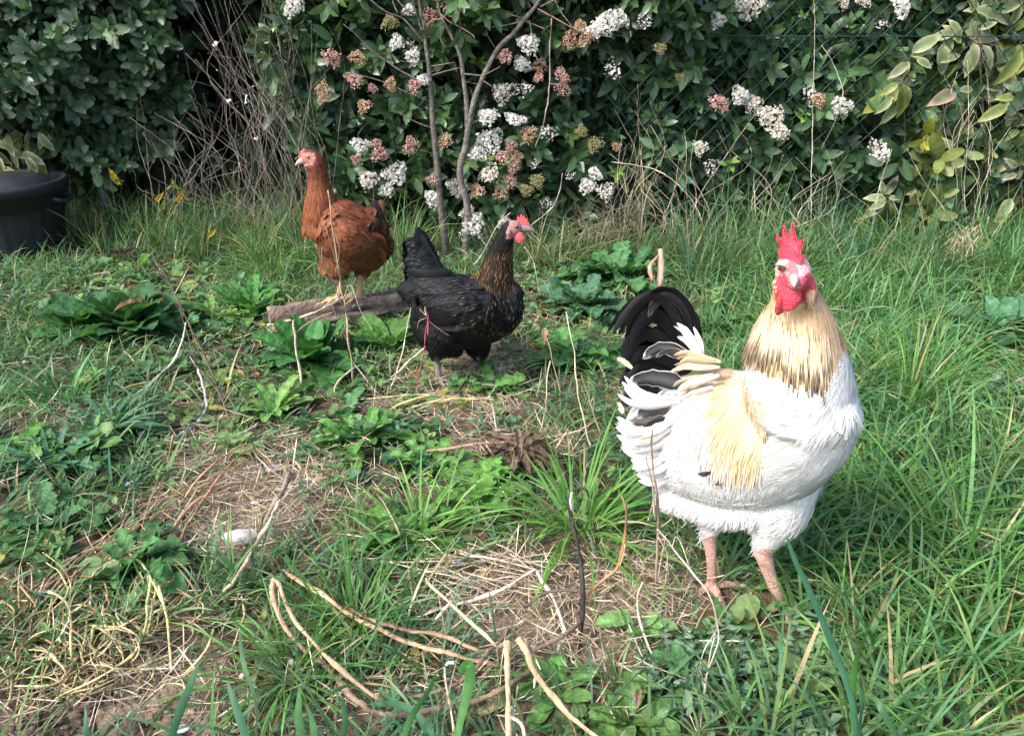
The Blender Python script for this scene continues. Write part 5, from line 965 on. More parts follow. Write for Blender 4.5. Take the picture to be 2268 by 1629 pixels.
# white body feathers
P, N = sample(V, T3, 9000); u, v = proj(P)
k = (v > hackle_lo(u)-25) & (v < np.where(u < 1640, 1168, 1196)) & ~((u < 1545) & (v < 850)) ; Pb, Nb, ub, vb = P[k], N[k], u[k], v[k]
fl = np.tile([-.75, .35, -.42], (len(Pb), 1)); low = vb > 1090; fl[low] = [-.25, .1, -1]; br = ub > 1800; fl[br] = [-.3, .1, -.9]
thin = (rng.random(len(Pb)) < np.where((ub > 1690), .10, .16)) & ~((ub < 1530) & (vb < 965))
b = MB(); kk = thin & (vb < 1110); lay(b, f_round, Pb[kk], Nb[kk], fl[kk], rng.uniform(.026, .038, kk.sum()), np.where(ub[kk] > 1690, .0, .03), pick(kk.sum(), [(.68, .67, .655), (.70, .695, .68), (.66, .65, .635)], .03))
P2, N2 = sample(V, T3, 60000); u2, v2 = proj(P2); k2 = ~((u2 > 1500) & (u2 < np.interp(v2, [790, 830, 900, 1000], [1560, 1640, 1700, 1690])) & (v2 < 1015)) & (v2 > hackle_lo(u2)-6) & (v2 < np.where(u2 < 1640, 1176, 1204)) & ~((u2 < 1530) & (v2 < 940)); P2, N2, u2, v2 = P2[k2], N2[k2], u2[k2], v2[k2]
f2 = np.tile([-.75, .35, -.42], (len(P2), 1)); f2[v2 > 1070] = [-.3, .1, -1]; f2[u2 > 1790] = [-.35, .1, -.9]; f2 = f2+.35*np.stack([snoise(70+q, P2, 28, 2) for q in range(3)], 1)
lay(b, f_hair, P2, N2, f2, rng.uniform(.018, .034, len(P2)), .05, pick(len(P2), [(.69, .68, .66), (.67, .655, .63), (.71, .70, .69)], .04), None, .12)
b.build('body_plumage', M['feather'], ro)
# fluff at the rear and belly
b = MB(); P, N = sample(V, T3, 16000); u, v = proj(P); k = (((u < 1520) & (v > 960) & (v < 1170)) | ((v > 1110) & (v < 1185))) & (rng.random(len(u)) < .5); P, N = P[k], N[k]
lay(b, f_soft, P, N, np.tile([-.5, .2, -.8], (len(P), 1)), rng.uniform(.012, .03, len(P)), .3, pick(len(P), [(.70, .685, .66), (.69, .675, .645)], .02), None, .35)
b.build('fluff', M['feather'], ro)
# wing feathers: long secondaries along the lower edge
b = MB()
for i in range(15):
    t = i/14; plume(b, [(1800-120*t, 930+75*t, .905+.04*t), (1735-90*t, 1010+45*t, .925+.05*t), (1640-40*t, 1065+22*t-30*(1-t), .965+.04*t), (1572+30*(1-t), 1092-52*(1-t), 1.0+.02*t)], 44, (.69, .675, .65) if i % 4 else (.70, .64, .53), (.60, .57, .52), .35, roll=.2)
for (a, c) in (((1575, 1047), (1545, 1050)), ((1600, 1065), (1585, 1075)), ((1665, 1000), (1662, 1012)), ((1645, 1040), (1650, 1046))):
    plume(b, [(a[0], a[1], .985), ((a[0]+c[0])/2, (a[1]+c[1])/2+2, .98), (c[0], c[1], .985)], 12, (.05, .04, .04), (.6, .55, .5), .2)
b.build('wing', M['feather'], ro)
# saddle hackles: buff streaks hanging over the side
P, N = sample(V, T3, 150000); u, v = proj(P); st = snoise(61, np.stack([u*.02, v*.002], 1), 2.6)
reg = (u > np.interp(v, [790, 830, 900, 1060], [1500, 1515, 1530, 1580])) & (u < np.interp(v, [790, 830, 900, 1000], [1560, 1640, 1700, 1690])) & (v > 790) & (v < 1040) & (P[:, 1] < 1.16)
k = reg & (rng.random(len(P)) < np.clip((1060-v)/120, .1, 1)); P, N, u, v, st = P[k], N[k], u[k], v[k], st[k]; buf = st > -.15+rng.normal(0, .12, len(P))
buf |= (u > 1630) & (v > 900) & (rng.random(len(P)) < .6)
fld = np.clip(1-np.abs((u-(1632+.12*(v-820)))/78)**2.2, 0, 1)*np.clip((v-790)/35, 0, 1)*np.clip((1090-v)/110, 0, 1); s2 = snoise(62, np.stack([u*.11, v*.006], 1), 2.2, 3); bw_ = np.clip(fld*1.15+.75*s2*(.25+fld)+.18*(st > 0)+rng.normal(0, .05, len(P)), 0, 1)[:, None]; c = pick(len(P), [(.68, .46, .26), (.69, .49, .29), (.67, .44, .24)], .03)*bw_+np.array([.70, .68, .64])*(1-bw_)
b = MB(); lay(b, f_barb, P, N, np.tile([-.15, -.05, -1.], (len(P), 1)), rng.uniform(.022, .05, len(P)), .03, c, None, .08, .001); b.build('saddle_hackle', M['feather'], ro)
# neck hackle
P, N = sample(V, T3, 110000); u, v = proj(P); lo = hackle_lo(u)
k = (v < lo-8) & (v > 640) & (P[:, 1] < 1.12) & ~((v < 690) & (np.abs(u-1752) < 34) & (P[:, 1] < .95)); P, N, u, v = P[k], N[k], u[k], v[k]
k = rng.random(len(P)) < .95; P, N, u, v = P[k], N[k], u[k], v[k]; L = np.interp(v, [640, 700, 780, 860], [.022, .04, .062, .055])*rng.uniform(.8, 1.15, len(P))
cen = W(1762, 560, .975); fl = nrm(P-cen); fl[:, 2] -= .5; ft = nrm(fl-N*(fl*N).sum(1, keepdims=True)); ut, vt_ = proj(P+ft*L[:, None]); gap = hackle_lo(ut)-vt_
k = gap > rng.normal(-4, 9, len(P)); P, N, u, v, L, fl, gap, ut = P[k], N[k], u[k], v[k], L[k], fl[k], gap[k], ut[k]
strp = (gap < np.interp(ut, [1620, 1700, 1780, 1830, 1850], [95, 80, 62, 45, -20])+rng.normal(0, 16, len(P))) & (rng.random(len(P)) < .33); half = (~strp) & (gap < np.interp(ut, [1620, 1750, 1840, 1880], [110, 95, 60, 10])) & (rng.random(len(P)) < .05)
fade = np.clip((u-1800)/60, 0, 1)*np.clip((v-760)/80, 0, 1)
cb = pick(len(P), BUF, .03); cb = cb*(1-.7*fade[:, None])+WHT_*.7*fade[:, None]; cs = np.array([.70, .58, .40])*rng.uniform(.85, 1.05, (len(P), 1)); blk = np.array([.02, .015, .012])*np.ones((len(P), 1))
b = MB()
for m_, t_, c1, lf in ((strp, f_strip, cs*.6+cb*.4, .0055), (half, f_half, cb, .004), (~strp & ~half, f_long, cb, .002)): lay(b, t_, P[m_], N[m_], fl[m_], L[m_], .022, c1[m_], blk[m_], .06, lf)
b.build('hackle', M['feather'], ro)
# short face feathers
P, N = sample(V, T3, 9000); u, v = proj(P); k = (v < 665) & (v > 552) & ((np.abs(u-1758) > 32) | (P[:, 1] > .955)) & (P[:, 2] > .5); P, N, u, v = P[k], N[k], u[k], v[k]
cen = W(1757, 600, .92); b = MB(); lay(b, f_mid, P, N, nrm(P-cen)+[0, .6, -.7], rng.uniform(.006, .011, len(P)), .08, np.where((v < 605)[:, None], pick(len(P), [(.68, .58, .50), (.67, .52, .41)], .05), pick(len(P), BUF, .06))); b.build('head_plumage', M['feather'], ro)
# tail
b = MB(); K1, K2 = (.008, .0082, .009), (.012, .012, .0135); WH = (.67, .655, .635); GY = (.32, .28, .25)
TAIL = [([(1528, 815), (1512, 720), (1470, 655), (1420, 662), (1382, 700), (1357, 738)], 26, K1, K1, 0), ([(1522, 815), (1500, 712), (1455, 660), (1410, 684), (1383, 725)], 32, K2, K1, 0), ([(1530, 815), (1530, 720), (1500, 658), (1462, 645), (1428, 668)], 36, K1, K2, 0),
        ([(1532, 820), (1537, 745), (1522, 685), (1484, 650), (1455, 662), (1436, 702)], 36, K2, GY, .25), ([(1525, 820), (1497, 742), (1455, 702), (1415, 722), (1398, 765)], 38, K1, K1, 0), ([(1522, 825), (1480, 762), (1430, 742), (1396, 770), (1384, 802)], 40, K2, K1, 0),
        ([(1520, 835), (1470, 790), (1420, 782), (1388, 812)], 42, K1, K1, 0), ([(1520, 845), (1465, 818), (1415, 822), (1383, 852)], 42, K2, K1, 0), ([(1520, 855), (1460, 852), (1410, 862), (1378, 886)], 40, K1, K1, 0), ([(1530, 820), (1541, 762), (1532, 702), (1502, 664)], 34, K1, GY, .2),
        ([(1525, 820), (1516, 740), (1490, 690), (1455, 680), (1425, 705), (1412, 742)], 40, K2, K1, 0), ([(1525, 825), (1505, 770), (1470, 735), (1430, 742)], 44, K1, K1, 0), ([(1520, 830), (1490, 800), (1440, 800), (1405, 815)], 44, K2, K1, 0), ([(1535, 810), (1532, 745), (1508, 690), (1480, 670)], 42, K1, K1, 0), ([(1515, 850), (1470, 840), (1430, 850), (1395, 880)], 46, K1, K1, 0), ([(1530, 800), (1520, 730), (1490, 672), (1450, 652)], 46, K1, K1, 0), ([(1528, 815), (1520, 720), (1475, 668), (1430, 690)], 46, K1, K1, 0), ([(1512, 800), (1470, 745), (1430, 760), (1400, 790)], 50, K1, K1, 0), ([(1500, 870), (1440, 868), (1400, 880), (1372, 905)], 36, K1, (.5, .42, .33), .3)]
for i, (pts, w, c1, c2, e) in enumerate(TAIL):
    for q in range(4):
        w_ = w*(.62 if q else .8); y = 1.125+.004*i+(.03 if q else 0)+rng.normal(0, .006); dj = rng.normal(0, 5, 2)*q; dj = np.clip(dj, -16, 16)
        plume(b, [(p[0]+dj[0]*j/len(pts), p[1]+dj[1]*j/len(pts), y-.02*j/len(pts)) for j, p in enumerate(pts)], w_, c1, c2, e, roll=rng.normal(0, .3))
b.build('tail', M['feather_dark'], ro)
b = MB()
COV = [([(1548, 806), (1505, 782), (1462, 770), (1424, 795)], 30, K2, WH, 1), ([(1555, 815), (1520, 792), (1485, 778), (1452, 792)], 26, (.06, .05, .05), WH, 1), ([(1560, 810), (1545, 770), (1524, 738), (1502, 722)], 30, WH, GY, .3), ([(1556, 800), (1550, 765), (1535, 735)], 22, WH, WH, 0), ([(1535, 868), (1490, 846), (1435, 838), (1394, 848)], 40, K2, WH, 1), ([(1545, 880), (1515, 870), (1490, 868), (1462, 885)], 30, WH, GY, .25), ([(1550, 850), (1510, 860), (1480, 875), (1462, 890)], 30, (.66, .66, .68), WH, 0),
       ([(1525, 900), (1480, 902), (1440, 910), (1408, 925)], 34, (.06, .05, .045), (.6, .57, .53), 1), ([(1520, 915), (1475, 925), (1430, 935), (1392, 930)], 30, (.10, .08, .075), WH, 1), ([(1505, 925), (1460, 935), (1425, 945)], 20, (.015, .013, .012), GY, .3), ([(1500, 890), (1440, 898), (1402, 890), (1376, 872)], 30, WH, GY, .4), ([(1500, 940), (1450, 955), (1405, 950), (1372, 925)], 34, WH, GY, .3), ([(1500, 960), (1450, 980), (1405, 975), (1374, 950)], 34, WH, (.6, .56, .5), .3), ([(1510, 985), (1455, 1005), (1410, 1000), (1386, 980)], 34, WH, (.7, .66, .6), .3), ([(1520, 1005), (1470, 1025), (1425, 1025), (1398, 1010)], 34, WH, WH, 0), ([(1530, 1030), (1480, 1052), (1440, 1055), (1412, 1045)], 34, WH, WH, 0), ([(1530, 960), (1490, 990), (1455, 1005)], 30, (.4, .34, .28), WH, 1), ([(1545, 940), (1505, 965), (1470, 985)], 30, WH, WH, 0), ([(1550, 970), (1510, 1000), (1480, 1020)], 30, WH, (.6, .55, .5), .4), ([(1380, 915), (1372, 900), (1366, 893)], 14, (.45, .36, .26), WH, .3), ([(1400, 815), (1380, 800), (1366, 795)], 13, (.5, .4, .28), WH, .2),
       ([(1590, 800), (1560, 795), (1525, 790), (1500, 800)], 26, (.68, .52, .32), WH, .3), ([(1590, 815), (1560, 815), (1525, 815), (1495, 825)], 26, (.69, .54, .36), WH, .3), ([(1590, 830), (1555, 840), (1520, 850), (1500, 865)], 28, (.69, .60, .46), WH, .3)]
for i, (pts, w, c1, c2, e) in enumerate(COV):
    y = 1.082+rng.normal(0, .004)-.0010*i
    if c1[0] > .6:
        for q in range(5):
            dj = rng.normal(0, 9, 2); plume(b, [(p[0]+dj[0]*.6, p[1]+dj[1]*(.3+.35*j), y+.008*j-.001*q) for j, p in enumerate(pts)], w*.46, np.array(c1)*rng.uniform(.9, 1.03), c2, e if q % 3 == 0 else 0, roll=rng.normal(0, .4), pointed=.7)
    else: plume(b, [(p[0], p[1], y+.008*j) for j, p in enumerate(pts)], w, c1, c2, e, roll=rng.normal(0, .25), pointed=.45)
for i in range(46):
    u0 = rng.uniform(1470, 1590); v0 = rng.uniform(840, 1040); L = rng.uniform(50, 90); gr = rng.random() < .16
    if v0 < 930 and u0 < 1560: continue
    plume(b, [(u0, v0, 1.055), (u0-L*.5, v0+L*.25, 1.06), (u0-L, v0+L*.35, 1.075)], 20, (.42, .36, .31) if gr else (.69, .675, .65), WH, .5, roll=rng.normal(0, .2))
b.build('tail_coverts', M['feather'], ro)
# comb, wattles, beak, eyes
sag = np.array([.34, -.94, 0]); cw = W(1756, 606, .925); side = np.array([.94, .34, 0]); up = np.array([0, 0, 1.])
def cmap(x, y, t): x = np.asarray(x); return cw+np.outer(-x, sag*.9)+np.outer(np.asarray(y), up)+np.outer(t, side)+np.outer(.006*np.sin(np.asarray(y)*45+1.0)*(np.asarray(y) > 0)+.22*(.02-x)*(np.asarray(y) > .03), side)
CO = [(a*.72, c*.74-.003) for a, c in [(-.012, -.006), (-.006, .012), (-.010, .026), (-.014, .040), (-.004, .036), (.001, .048), (-.003, .064), (.009, .056), (.014, .064), (.018, .088), (.024, .066), (.030, .058), (.040, .078), (.043, .058), (.046, .048), (.058, .058), (.055, .040), (.054, .030), (.064, .030), (.052, .014), (.035, .004), (.012, -.004)]]
o = flat_shape(CO, .0044, cmap, (.72, .06, .10)).build('comb', M['skinred'], ro)
def wattle(parent, c, w, h, th, lean, yaw, col):
    V, F = icos(1, 12, 18); z = V[:, 2]; V = V*[w, th, h]*np.stack([1-.35*np.clip(z, 0, 1)**1.0, np.ones_like(z), np.ones_like(z)], 1); V[:, 1] += .10*th*np.sin(z*9); V[:, 0] += lean*(-(z-1))*h*.5
    a = yaw; Rz = np.array([[math.cos(a), -math.sin(a), 0], [math.sin(a), math.cos(a), 0], [0, 0, 1]]); b = MB(); b.add(V@Rz.T+c, F, col); return b.build('wattle', M['skinred'], parent)
wattle(ro, W(1742, 660, .925), .0105, .021, .004, -.5, .5, (.50, .045, .065)); wattle(ro, W(1757, 657, .915), .0125, .020, .004, -.25, -.45, (.55, .05, .075))
for uu in (1728, 1792): wattle(ro, W(uu, 643, .938), .0075, .019, .005, 0, 0, (.62, .06, .10)).name = 'earlobe'
b = MB(); V2, F2 = loft([(1757, 611, .935), (1759, 618, .915), (1760, 625, .897), (1759, 634, .889)], [13, 11, 8, 2.5], [.007, .007, .006, .002], 12, 5, (0, 0, 1)); b.add(V2, F2, (.50, .38, .32)); b.build('beak', M['horn'], ro)
eyeball(ro, W(1731, 593, .932), .0045, (.22, .08, .025), (-.65, -.75, .05)); eyeball(ro, W(1782, 594, .928), .0045, (.22, .08, .025), (.65, -.75, .05))
for uu, sg in ((1731, -1),):
    b = MB(); V2, F2 = tube([W(uu-sg*10, 589, .922), W(uu, 583, .924), W(uu+sg*11, 586, .934)], [.002, .0032, .002], 6, 4); b.add(V2, F2, (.72, .52, .48)); b.build('brow', M['skinred'], ro)
claws(ro, RF, rt_d, rt_l, .008, (.45, .36, .3)); claws(ro, LF, lf_d, lf_l, .008, (.4, .33, .28))

# ================================================================ black hen
BF, BF2 = G(972, 848), G(1078, 818)
bh = thing('hen', 'black hen with gold laced neck and small red comb facing right', 'hen', (BF+BF2)/2)
y0 = BF[1]+.01
parts = [loft([(905, 640, y0+.03), (940, 650, y0+.02), (990, 680, y0), (1050, 690, y0-.01), (1105, 670, y0-.02), (1138, 640, y0-.02)], [26, 68, 80, 80, 66, 26], [.03, .055, .078, .082, .066, .025], 24),
         loft([(1095, 660, y0-.02), (1098, 610, y0-.02), (1108, 565, y0-.02), (1116, 535, y0-.02), (1128, 510, y0-.02)], [48, 38, 27, 21, 17], [.047, .035, .026, .022, .018], 20),
         ellip(W(1135, 506, y0-.02), (.026, .020, .022)), loft([(945, 610, y0+.03), (930, 570, y0+.035), (918, 530, y0+.04)], [46, 34, 16], [.03, .018, .008], 14),
         loft([(935, 700, y0+.01), (965, 730, y0), (1010, 745, y0)], [30, 44, 44], [.05, .07, .07], 18),
         loft([(985, 730, y0-.05), (972, 768, y0-.05), (965, 790, BF[1]), ], [38, 26, 10], [.045, .03, .010], 14), loft([(964, 782, BF[1]), (969, 815, BF[1]), (973, 842, BF[1])], [8.5, 7, 8], [.009, .0075, .0085], 10),
         loft([(1050, 735, y0+.05), (1060, 770, y0+.05), (1064, 792, BF2[1])], [40, 28, 10], [.045, .03, .010], 14), loft([(1062, 784, BF2[1]), (1071, 800, BF2[1]), (1080, 815, BF2[1])], [8, 6.5, 7], [.009, .0075, .0085], 10),
         loft([(1085, 690, y0-.085), (1040, 690, y0-.095), (985, 682, y0-.085), (935, 660, y0-.06)], [42, 50, 36, 10], [.025, .03, .028, .01], 14)]
bd, bl_ = [R(-60), R(-10), R(40), R(170)], [.045, .05, .045, .028]
parts += toes(BF, bd, .006, bl_)+toes(BF2, bd, .006, bl_)
V, F, T3 = fuse(parts, .0034, 3)
def bh_col(V):
    u, v = proj(V); C = np.tile([.006, .006, .006], (len(V), 1)); leg = (v > 790) | ((v > 784) & (u < 990)); C[leg] = [.27, .24, .20]
    face = (u > 1122) & (v > 488) & (v < 528) & (u+v*.2 > 1226); C[face] = [.36, .17, .15]; return C*(1+.15*snoise(51, V, 90)[:, None])
body_build('body', V, F, bh_col, bh)
P, N = sample(V, T3, 12000); u, v = proj(P); neck = (v < np.interp(u, [1030, 1060, 1100, 1160], [600, 640, 655, 640])) & (u > 1030); leg = (v > np.where(u < 1010, 782, 785)); head = (u > 1100) & (v < 535)
k = ~neck & ~leg & (rng.random(len(P)) < .5); b = MB(); fl = np.tile([-1, .1, -.25], (k.sum(), 1)); vv = v[k]; uu = u[k]; fl[vv > 715] = [-.4, 0, -1]; fl[(uu > 1080)] = [-.35, 0, -1]
bk = pick(k.sum(), [(.0065, .0065, .007), (.0085, .0085, .009), (.005, .005, .005)], .2); grn = (vv < 650) & (rng.random(k.sum()) < .5); bk[grn] = [.006, .011, .013]
f_lace = feather(.55, False, 6, .12, .14, edge=.9); lace = (uu > 1000) & (vv > 610) & (vv < 735) & (rng.random(k.sum()) < np.clip((uu-1010)/300, .01, .26)) ; Lx = rng.uniform(.016, .027, k.sum())
Pk, Nk = P[k], N[k]; lay(b, f_round, Pk[~lace], Nk[~lace], fl[~lace], Lx[~lace], .05, bk[~lace], None, .12); b.build('body_plumage', M['feather_dark'], bh)
f_shaft = feather(.30, True, 7, .12, .15, stripe=.55)
b = MB(); lay(b, f_shaft, Pk[lace], Nk[lace], fl[lace], Lx[lace]*1.05, .10, bk[lace], pick(lace.sum(), [(.15, .10, .06), (.20, .12, .055), (.10, .075, .055)], .2)*.7, .25, .003); b.build('breast_plumage', M['feather_dark'], bh)
f_gold = feather(.17, True, 8, .12, .15, edge=1)
P, N = sample(V, T3, 22000); u, v = proj(P); k = (v < np.interp(u, [1030, 1045, 1100, 1160], [585, 612, 645, 625])) & (u > 1030) & (v > 488) & ~((u > 1118) & (v < 530)) & ~((u > 1136) & (v > 590)); P, N, u, v = P[k], N[k], u[k], v[k]; k = rng.random(len(P)) < .8; P, N, u, v = P[k], N[k], u[k], v[k]
fl = nrm(P-W(1130, 480, y0-.02))+[0, 0, -.6]; Lx = np.interp(v, [490, 540, 640], [.012, .024, .034])*rng.uniform(.8, 1.1, len(P)); gold = np.clip((v-558+(u-1080)*.5)/20, 0, 1)*(.3+.75*rng.random(len(P))); gold = np.clip(gold*np.where(v > 640, .5, 1), 0, 1)
ce = np.array([.56, .27, .07])*gold[:, None]*rng.uniform(.6, 1.3, (len(P), 1))+np.array([.008, .0075, .0075])*(1-gold[:, None]); b = MB(); lay(b, f_gold, P, N, fl, Lx, .07, np.tile([.008, .007, .007], (len(P), 1)), ce, .12, .002); b.build('hackle', M['feather_dark'], bh)
P, N = sample(V, T3, 12000); u, v = proj(P); k = ((v > 700) & (u < 1080) & (v < 792)); P, N = P[k], N[k]; b = MB(); lay(b, f_soft, P, N, np.tile([-.4, .1, -.9], (len(P), 1)), rng.uniform(.012, .026, len(P)), .35, pick(len(P), [(.008, .0075, .0075), (.011, .010, .0095)], .2), None, .5); b.build('fluff', M['feather_dark'], bh)
b = MB()
for i in range(11):
    t = i/10; yy = y0-.075-.004*i
    plume(b, [(1075-20*t, 640+62*t, yy), (1020-25*t, 655+58*t, yy-.012), (955+10*t, 662+62*t*.9, yy+.01), (918+35*t, 655+60*t, yy+.035)], 18, (.008, .010, .011), (.018, .019, .02), .4, roll=.25)
plume(b, [(1050, 722, y0-.12), (1010, 728, y0-.118), (975, 724, y0-.10), (955, 715, y0-.085)], 17, (.045, .04, .036), (.10, .09, .08), .7, roll=.2)
b.build('wing', M['feather_dark'], bh)
b = MB()
for i in range(18):
    t = i/17; tip = (924-30*t**1.2, 502+62*t**1.1+ (40*t*t)); yy = y0+.02+.03*(i % 3)
    plume(b, [(985-20*t, 625+20*t, yy), (955-20*t, 585+25*t, yy+.005), tip+(yy+.015,)], 46-8*t, (.008, .0085, .0095), (.014, .0145, .016), .4, roll=rng.normal(0, .3), pointed=.4)
for i in range(14):
    t = i/13; yy = y0-.02+.012*(i % 4); plume(b, [(1000, 600+50*t, yy), (950, 610+70*t, yy), (905+10*t, 600+95*t, yy+.02)], 24, (.008, .0085, .009), (.012, .012, .012), .3, roll=rng.normal(0, .3), pointed=.4)
b.build('tail', M['feather_dark'], bh)
hc = W(1148, 494, y0-.02)
def hmap(x, y, t): return hc+np.outer(np.asarray(x), [1, 0, 0])+np.outer(np.asarray(y), [0, .35, .94])+np.outer(t, [0, .94, -.35])
S_ = px(hc)
flat_shape([(a*S_, b_*S_) for a, b_ in [(-4, -2), (-4, 8), (-1, 18), (3, 12), (6, 22), (9, 13), (13, 19), (15, 9), (19, 12), (20, 3), (24, 0), (24, -8), (14, -6)]], .0028, hmap, (.62, .07, .075)).build('comb', M['skinred'], bh)
wattle(bh, W(1150, 526, y0-.034), .013, .014, .004, .1, 0, (.66, .10, .12))
wattle(bh, W(1126, 514, y0-.043), .006, .009, .004, 0, 0, (.42, .22, .22)).name = 'earlobe'
b = MB(); V2, F2 = loft([(1150, 505, y0-.02), (1166, 506, y0-.02), (1178, 509, y0-.02), (1187, 516, y0-.02)], [10, 8, 5.5, 1.2], [.009, .0075, .005, .0012], 12, 5); b.add(V2, F2, (.20, .18, .17)); b.build('beak', M['horn'], bh)
eyeball(bh, W(1144, 501, y0-.037), .0048, (.16, .06, .02), (.15, -1, .1))
eyeball(bh, W(1144, 501, y0-.003), .0048, (.16, .06, .02), (.15, 1, .1))
claws(bh, BF, bd, bl_, .006, (.2, .17, .15)); claws(bh, BF2, bd, bl_, .006, (.2, .17, .15))

# ================================================================ red hen
yl = W(768, 668, 2.26)[1]; HF, HF2 = W(745, 668, 2.235), W(793, 662, 2.27)
t_ = (HF[0]-L0[0])/(L1[0]-L0[0]); HF = np.array([HF[0], HF[1], HF[2]])
rh = thing('hen', 'rust brown hen with dark tail standing upright on the log facing left', 'hen', (HF+HF2)/2)
y0 = 2.25
parts = [loft([(700, 480, y0-.03), (730, 490, y0-.02), (775, 520, y0), (820, 540, y0+.03), (848, 540, y0+.05)], [30, 56, 70, 60, 28], [.045, .075, .09, .076, .035], 24),
         loft([(738, 540, y0), (772, 546, y0), (820, 540, y0+.03)], [38, 46, 40], [.065, .08, .065], 20),
         loft([(712, 500, y0-.02), (710, 450, y0-.025), (706, 410, y0-.025), (703, 380, y0-.025), (698, 358, y0-.025), (692, 346, y0-.025)], [42, 34, 24, 20, 18, 14], [.06, .045, .032, .026, .024, .02], 20),
         ellip(W(687, 349, y0-.025), (.026, .021, .023)), loft([(825, 490, y0+.05), (838, 465, y0+.06), (845, 445, y0+.07)], [30, 18, 7], [.03, .018, .006], 12),
         loft([(745, 580, y0-.03), (750, 610, y0-.02), (755, 628, HF[1])], [36, 20, 8], [.045, .028, .010], 14), loft([(756, 618, HF[1]), (752, 645, HF[1]), (746, 666, HF[1])], [8.5, 7, 7.5], [.0105, .009, .010], 10),
         loft([(805, 570, y0+.04), (801, 600, y0+.03), (799, 612, HF2[1])], [34, 18, 8], [.045, .025, .010], 14), loft([(799, 604, HF2[1]), (796, 635, HF2[1]), (794, 660, HF2[1])], [8, 7, 7.5], [.0105, .009, .010], 10),
         loft([(720, 500, y0-.10), (760, 525, y0-.11), (800, 540, y0-.085), (838, 545, y0-.04)], [34, 42, 34, 10], [.025, .03, .03, .01], 14)]
hd_, hl_ = [R(200), R(165), R(235), R(20)], [.052, .05, .045, .028]
parts += toes(HF, hd_, .0072, hl_)+toes(HF2, hd_, .0072, hl_)
V, F, T3 = fuse(parts, .0036, 3)
def rh_col(V):
    u, v = proj(V); C = np.tile([.12, .04, .018], (len(V), 1)); leg = (v > 618) & ((u < 775) | (v > 606)); leg |= (v > 608) & (u > 785); C[leg] = [.48, .31, .18]
    face = (v > 338) & (v < 366) & (u < 700); C[face] = [.40, .17, .14]; return C*(1+.12*snoise(52, V, 80)[:, None])
body_build('body', V, F, rh_col, rh)
RC = [(.175, .054, .021), (.145, .043, .018), (.205, .066, .025), (.125, .037, .016)]
P, N = sample(V, T3, 14000); u, v = proj(P); leg = (v > 596) | ((u > 812) & (v < 500)); neck = (v < np.interp(u, [670, 700, 760], [455, 470, 425])) & (u < 765); k = ~leg & ~neck & (rng.random(len(P)) < .5)
Pk, Nk, uu, vv = P[k], N[k], u[k], v[k]; fl = np.tile([.8, .2, -.55], (len(Pk), 1)); fl[vv > 555] = [.25, 0, -1]; fl[uu < 705] = [.3, 0, -1]
c = pick(len(Pk), RC, .15); lt = (vv > 560); c[lt] = pick(lt.sum(), [(.27, .105, .037), (.23, .085, .03), (.195, .068, .026)], .12); fr = (uu < 712) & (vv < 500) & (rng.random(len(Pk)) < .4); c[fr] = pick(fr.sum(), [(.26, .095, .033), (.2, .07, .026)], .1); rear = (uu > 820) & (vv < 560) & (vv > 500); c[rear] *= .75
f_ltip = feather(.58, False, 6, .12, .14, edge=.6)
b = MB(); lay(b, f_ltip, Pk, Nk, fl, rng.uniform(.022, .036, len(Pk)), .05, c, np.clip(c*1.25+.01, 0, 1), .13); b.build('body_plumage', M['feather'], rh)
P, N = sample(V, T3, 18000); u, v = proj(P); k = (v < np.interp(u, [670, 700, 765], [465, 482, 440])) & (u < 765) & (v > 332) & ~((u < 694) & (v < 366)); P, N, u, v = P[k], N[k], u[k], v[k]; k = rng.random(len(P)) < .6; P, N, u, v = P[k], N[k], u[k], v[k]
fl = nrm(P-W(680, 320, y0-.02))+[0, 0, -.5]; c = pick(len(P), [(.18, .054, .02), (.15, .043, .017), (.215, .07, .025)], .15); top = v < 395; c[top] *= [.72, .62, .7]
b = MB(); lay(b, f_gold, P, N, fl, np.interp(v, [335, 390, 460], [.012, .024, .036])*rng.uniform(.8, 1.1, len(P)), .07, c, c*1.25, .12, .002); b.build('hackle', M['feather'], rh)
P, N = sample(V, T3, 16000); u, v = proj(P); k = ((v > 545) & (v < 606)); P, N, u = P[k], N[k], u[k]; b = MB(); lay(b, f_soft, P, N, np.tile([.2, .1, -.9], (len(P), 1)), rng.uniform(.014, .034, len(P)), .35, pick(len(P), [(.21, .085, .034), (.17, .066, .027), (.13, .047, .021)], .15), None, .55); b.build('fluff', M['feather'], rh)
b = MB()
for i in range(13):
    t = i/12; yy = y0-.095-.002*i
    plume(b, [(715+14*t, 470+62*t, yy+.005), (752+8*t, 500+50*t, yy-.008), (796-4*t, 522+40*t, yy+.02), (840-22*t, 535+42*t, yy+.07)], 24, RC[i % 4], (.20, .075, .03), .7, roll=-.2)
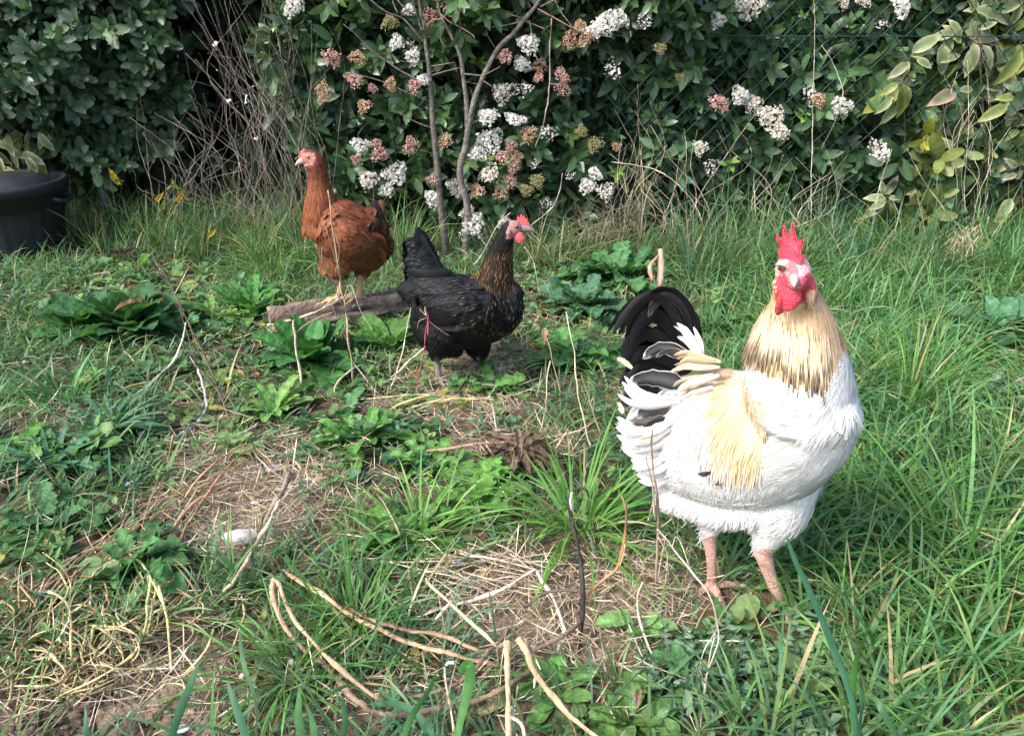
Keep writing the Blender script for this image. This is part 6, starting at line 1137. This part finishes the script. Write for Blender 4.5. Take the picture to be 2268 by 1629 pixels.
for i in range(26):
    u0 = rng.uniform(765, 830); v0 = rng.uniform(455, 545); plume(b, [(u0, v0, y0-.06), (u0+16, v0+14, y0-.055), (u0+26, v0+40, y0-.03)], 15, RC[i % 4], (.22, .085, .035), .6, roll=rng.normal(0, .3))
b.build('wing', M['feather'], rh)
b = MB()
for i in range(16):
    t = i/15; tip = (820+42*t, 434+4*abs(t-.3)*20+60*t*t); yy = y0-.058+.012*(i % 4)
    plume(b, [(812+10*t, 500+18*t, yy), (822+18*t, 468+20*t, yy+.01), tip+(yy+.01,)], 26, (.014, .012, .011) if i > 1 else (.13, .045, .02), (.035, .022, .017), .5, roll=rng.normal(0, .4), pointed=.5)
for i in range(22):
    t = rng.uniform(.25, 1); u0 = rng.uniform(800, 842); plume(b, [(u0+6, 470+40*t, y0-.045), (u0+18, 485+45*t, y0-.03), (u0+24, 515+50*t, y0)], 15, [(.10, .035, .02), (.03, .018, .014), (.16, .055, .025)][i % 3], (.24, .085, .035), .5, roll=rng.normal(0, .4))
b.build('tail', M['feather'], rh)
hc = W(668, 345, y0-.025); S_ = px(hc)
flat_shape([(a*S_, b_*S_) for a, b_ in [(-9, -4), (-5, 4), (-2, 12), (2, 13), (4, 17), (8, 13), (10, 10), (10, 0), (4, -5)]], .003, hmap, (.66, .10, .10)).build('comb', M['skinred'], rh)
wattle(rh, W(681, 366, y0-.038), .010, .006, .004, 0, 0, (.46, .17, .15)); wattle(rh, W(698, 355, y0-.044), .006, .009, .003, 0, 0, (.40, .17, .14)).name = 'earlobe'
b = MB(); V2, F2 = loft([(680, 353, y0-.025), (668, 356, y0-.025), (660, 360, y0-.025), (654, 366, y0-.025)], [8.5, 7, 4.5, 1.2], [.009, .0075, .005, .0012], 12, 5); b.add(V2, F2, (.48, .30, .25)); b.build('beak', M['horn'], rh)
eyeball(rh, W(682, 347, y0-.043), .0052, (.35, .16, .05), (-.15, -1, .1)); eyeball(rh, W(682, 347, y0-.007), .0052, (.35, .16, .05), (-.15, 1, .1))
claws(rh, HF, hd_, hl_, .006, (.42, .3, .22)); claws(rh, HF2, hd_, hl_, .006, (.42, .3, .22))
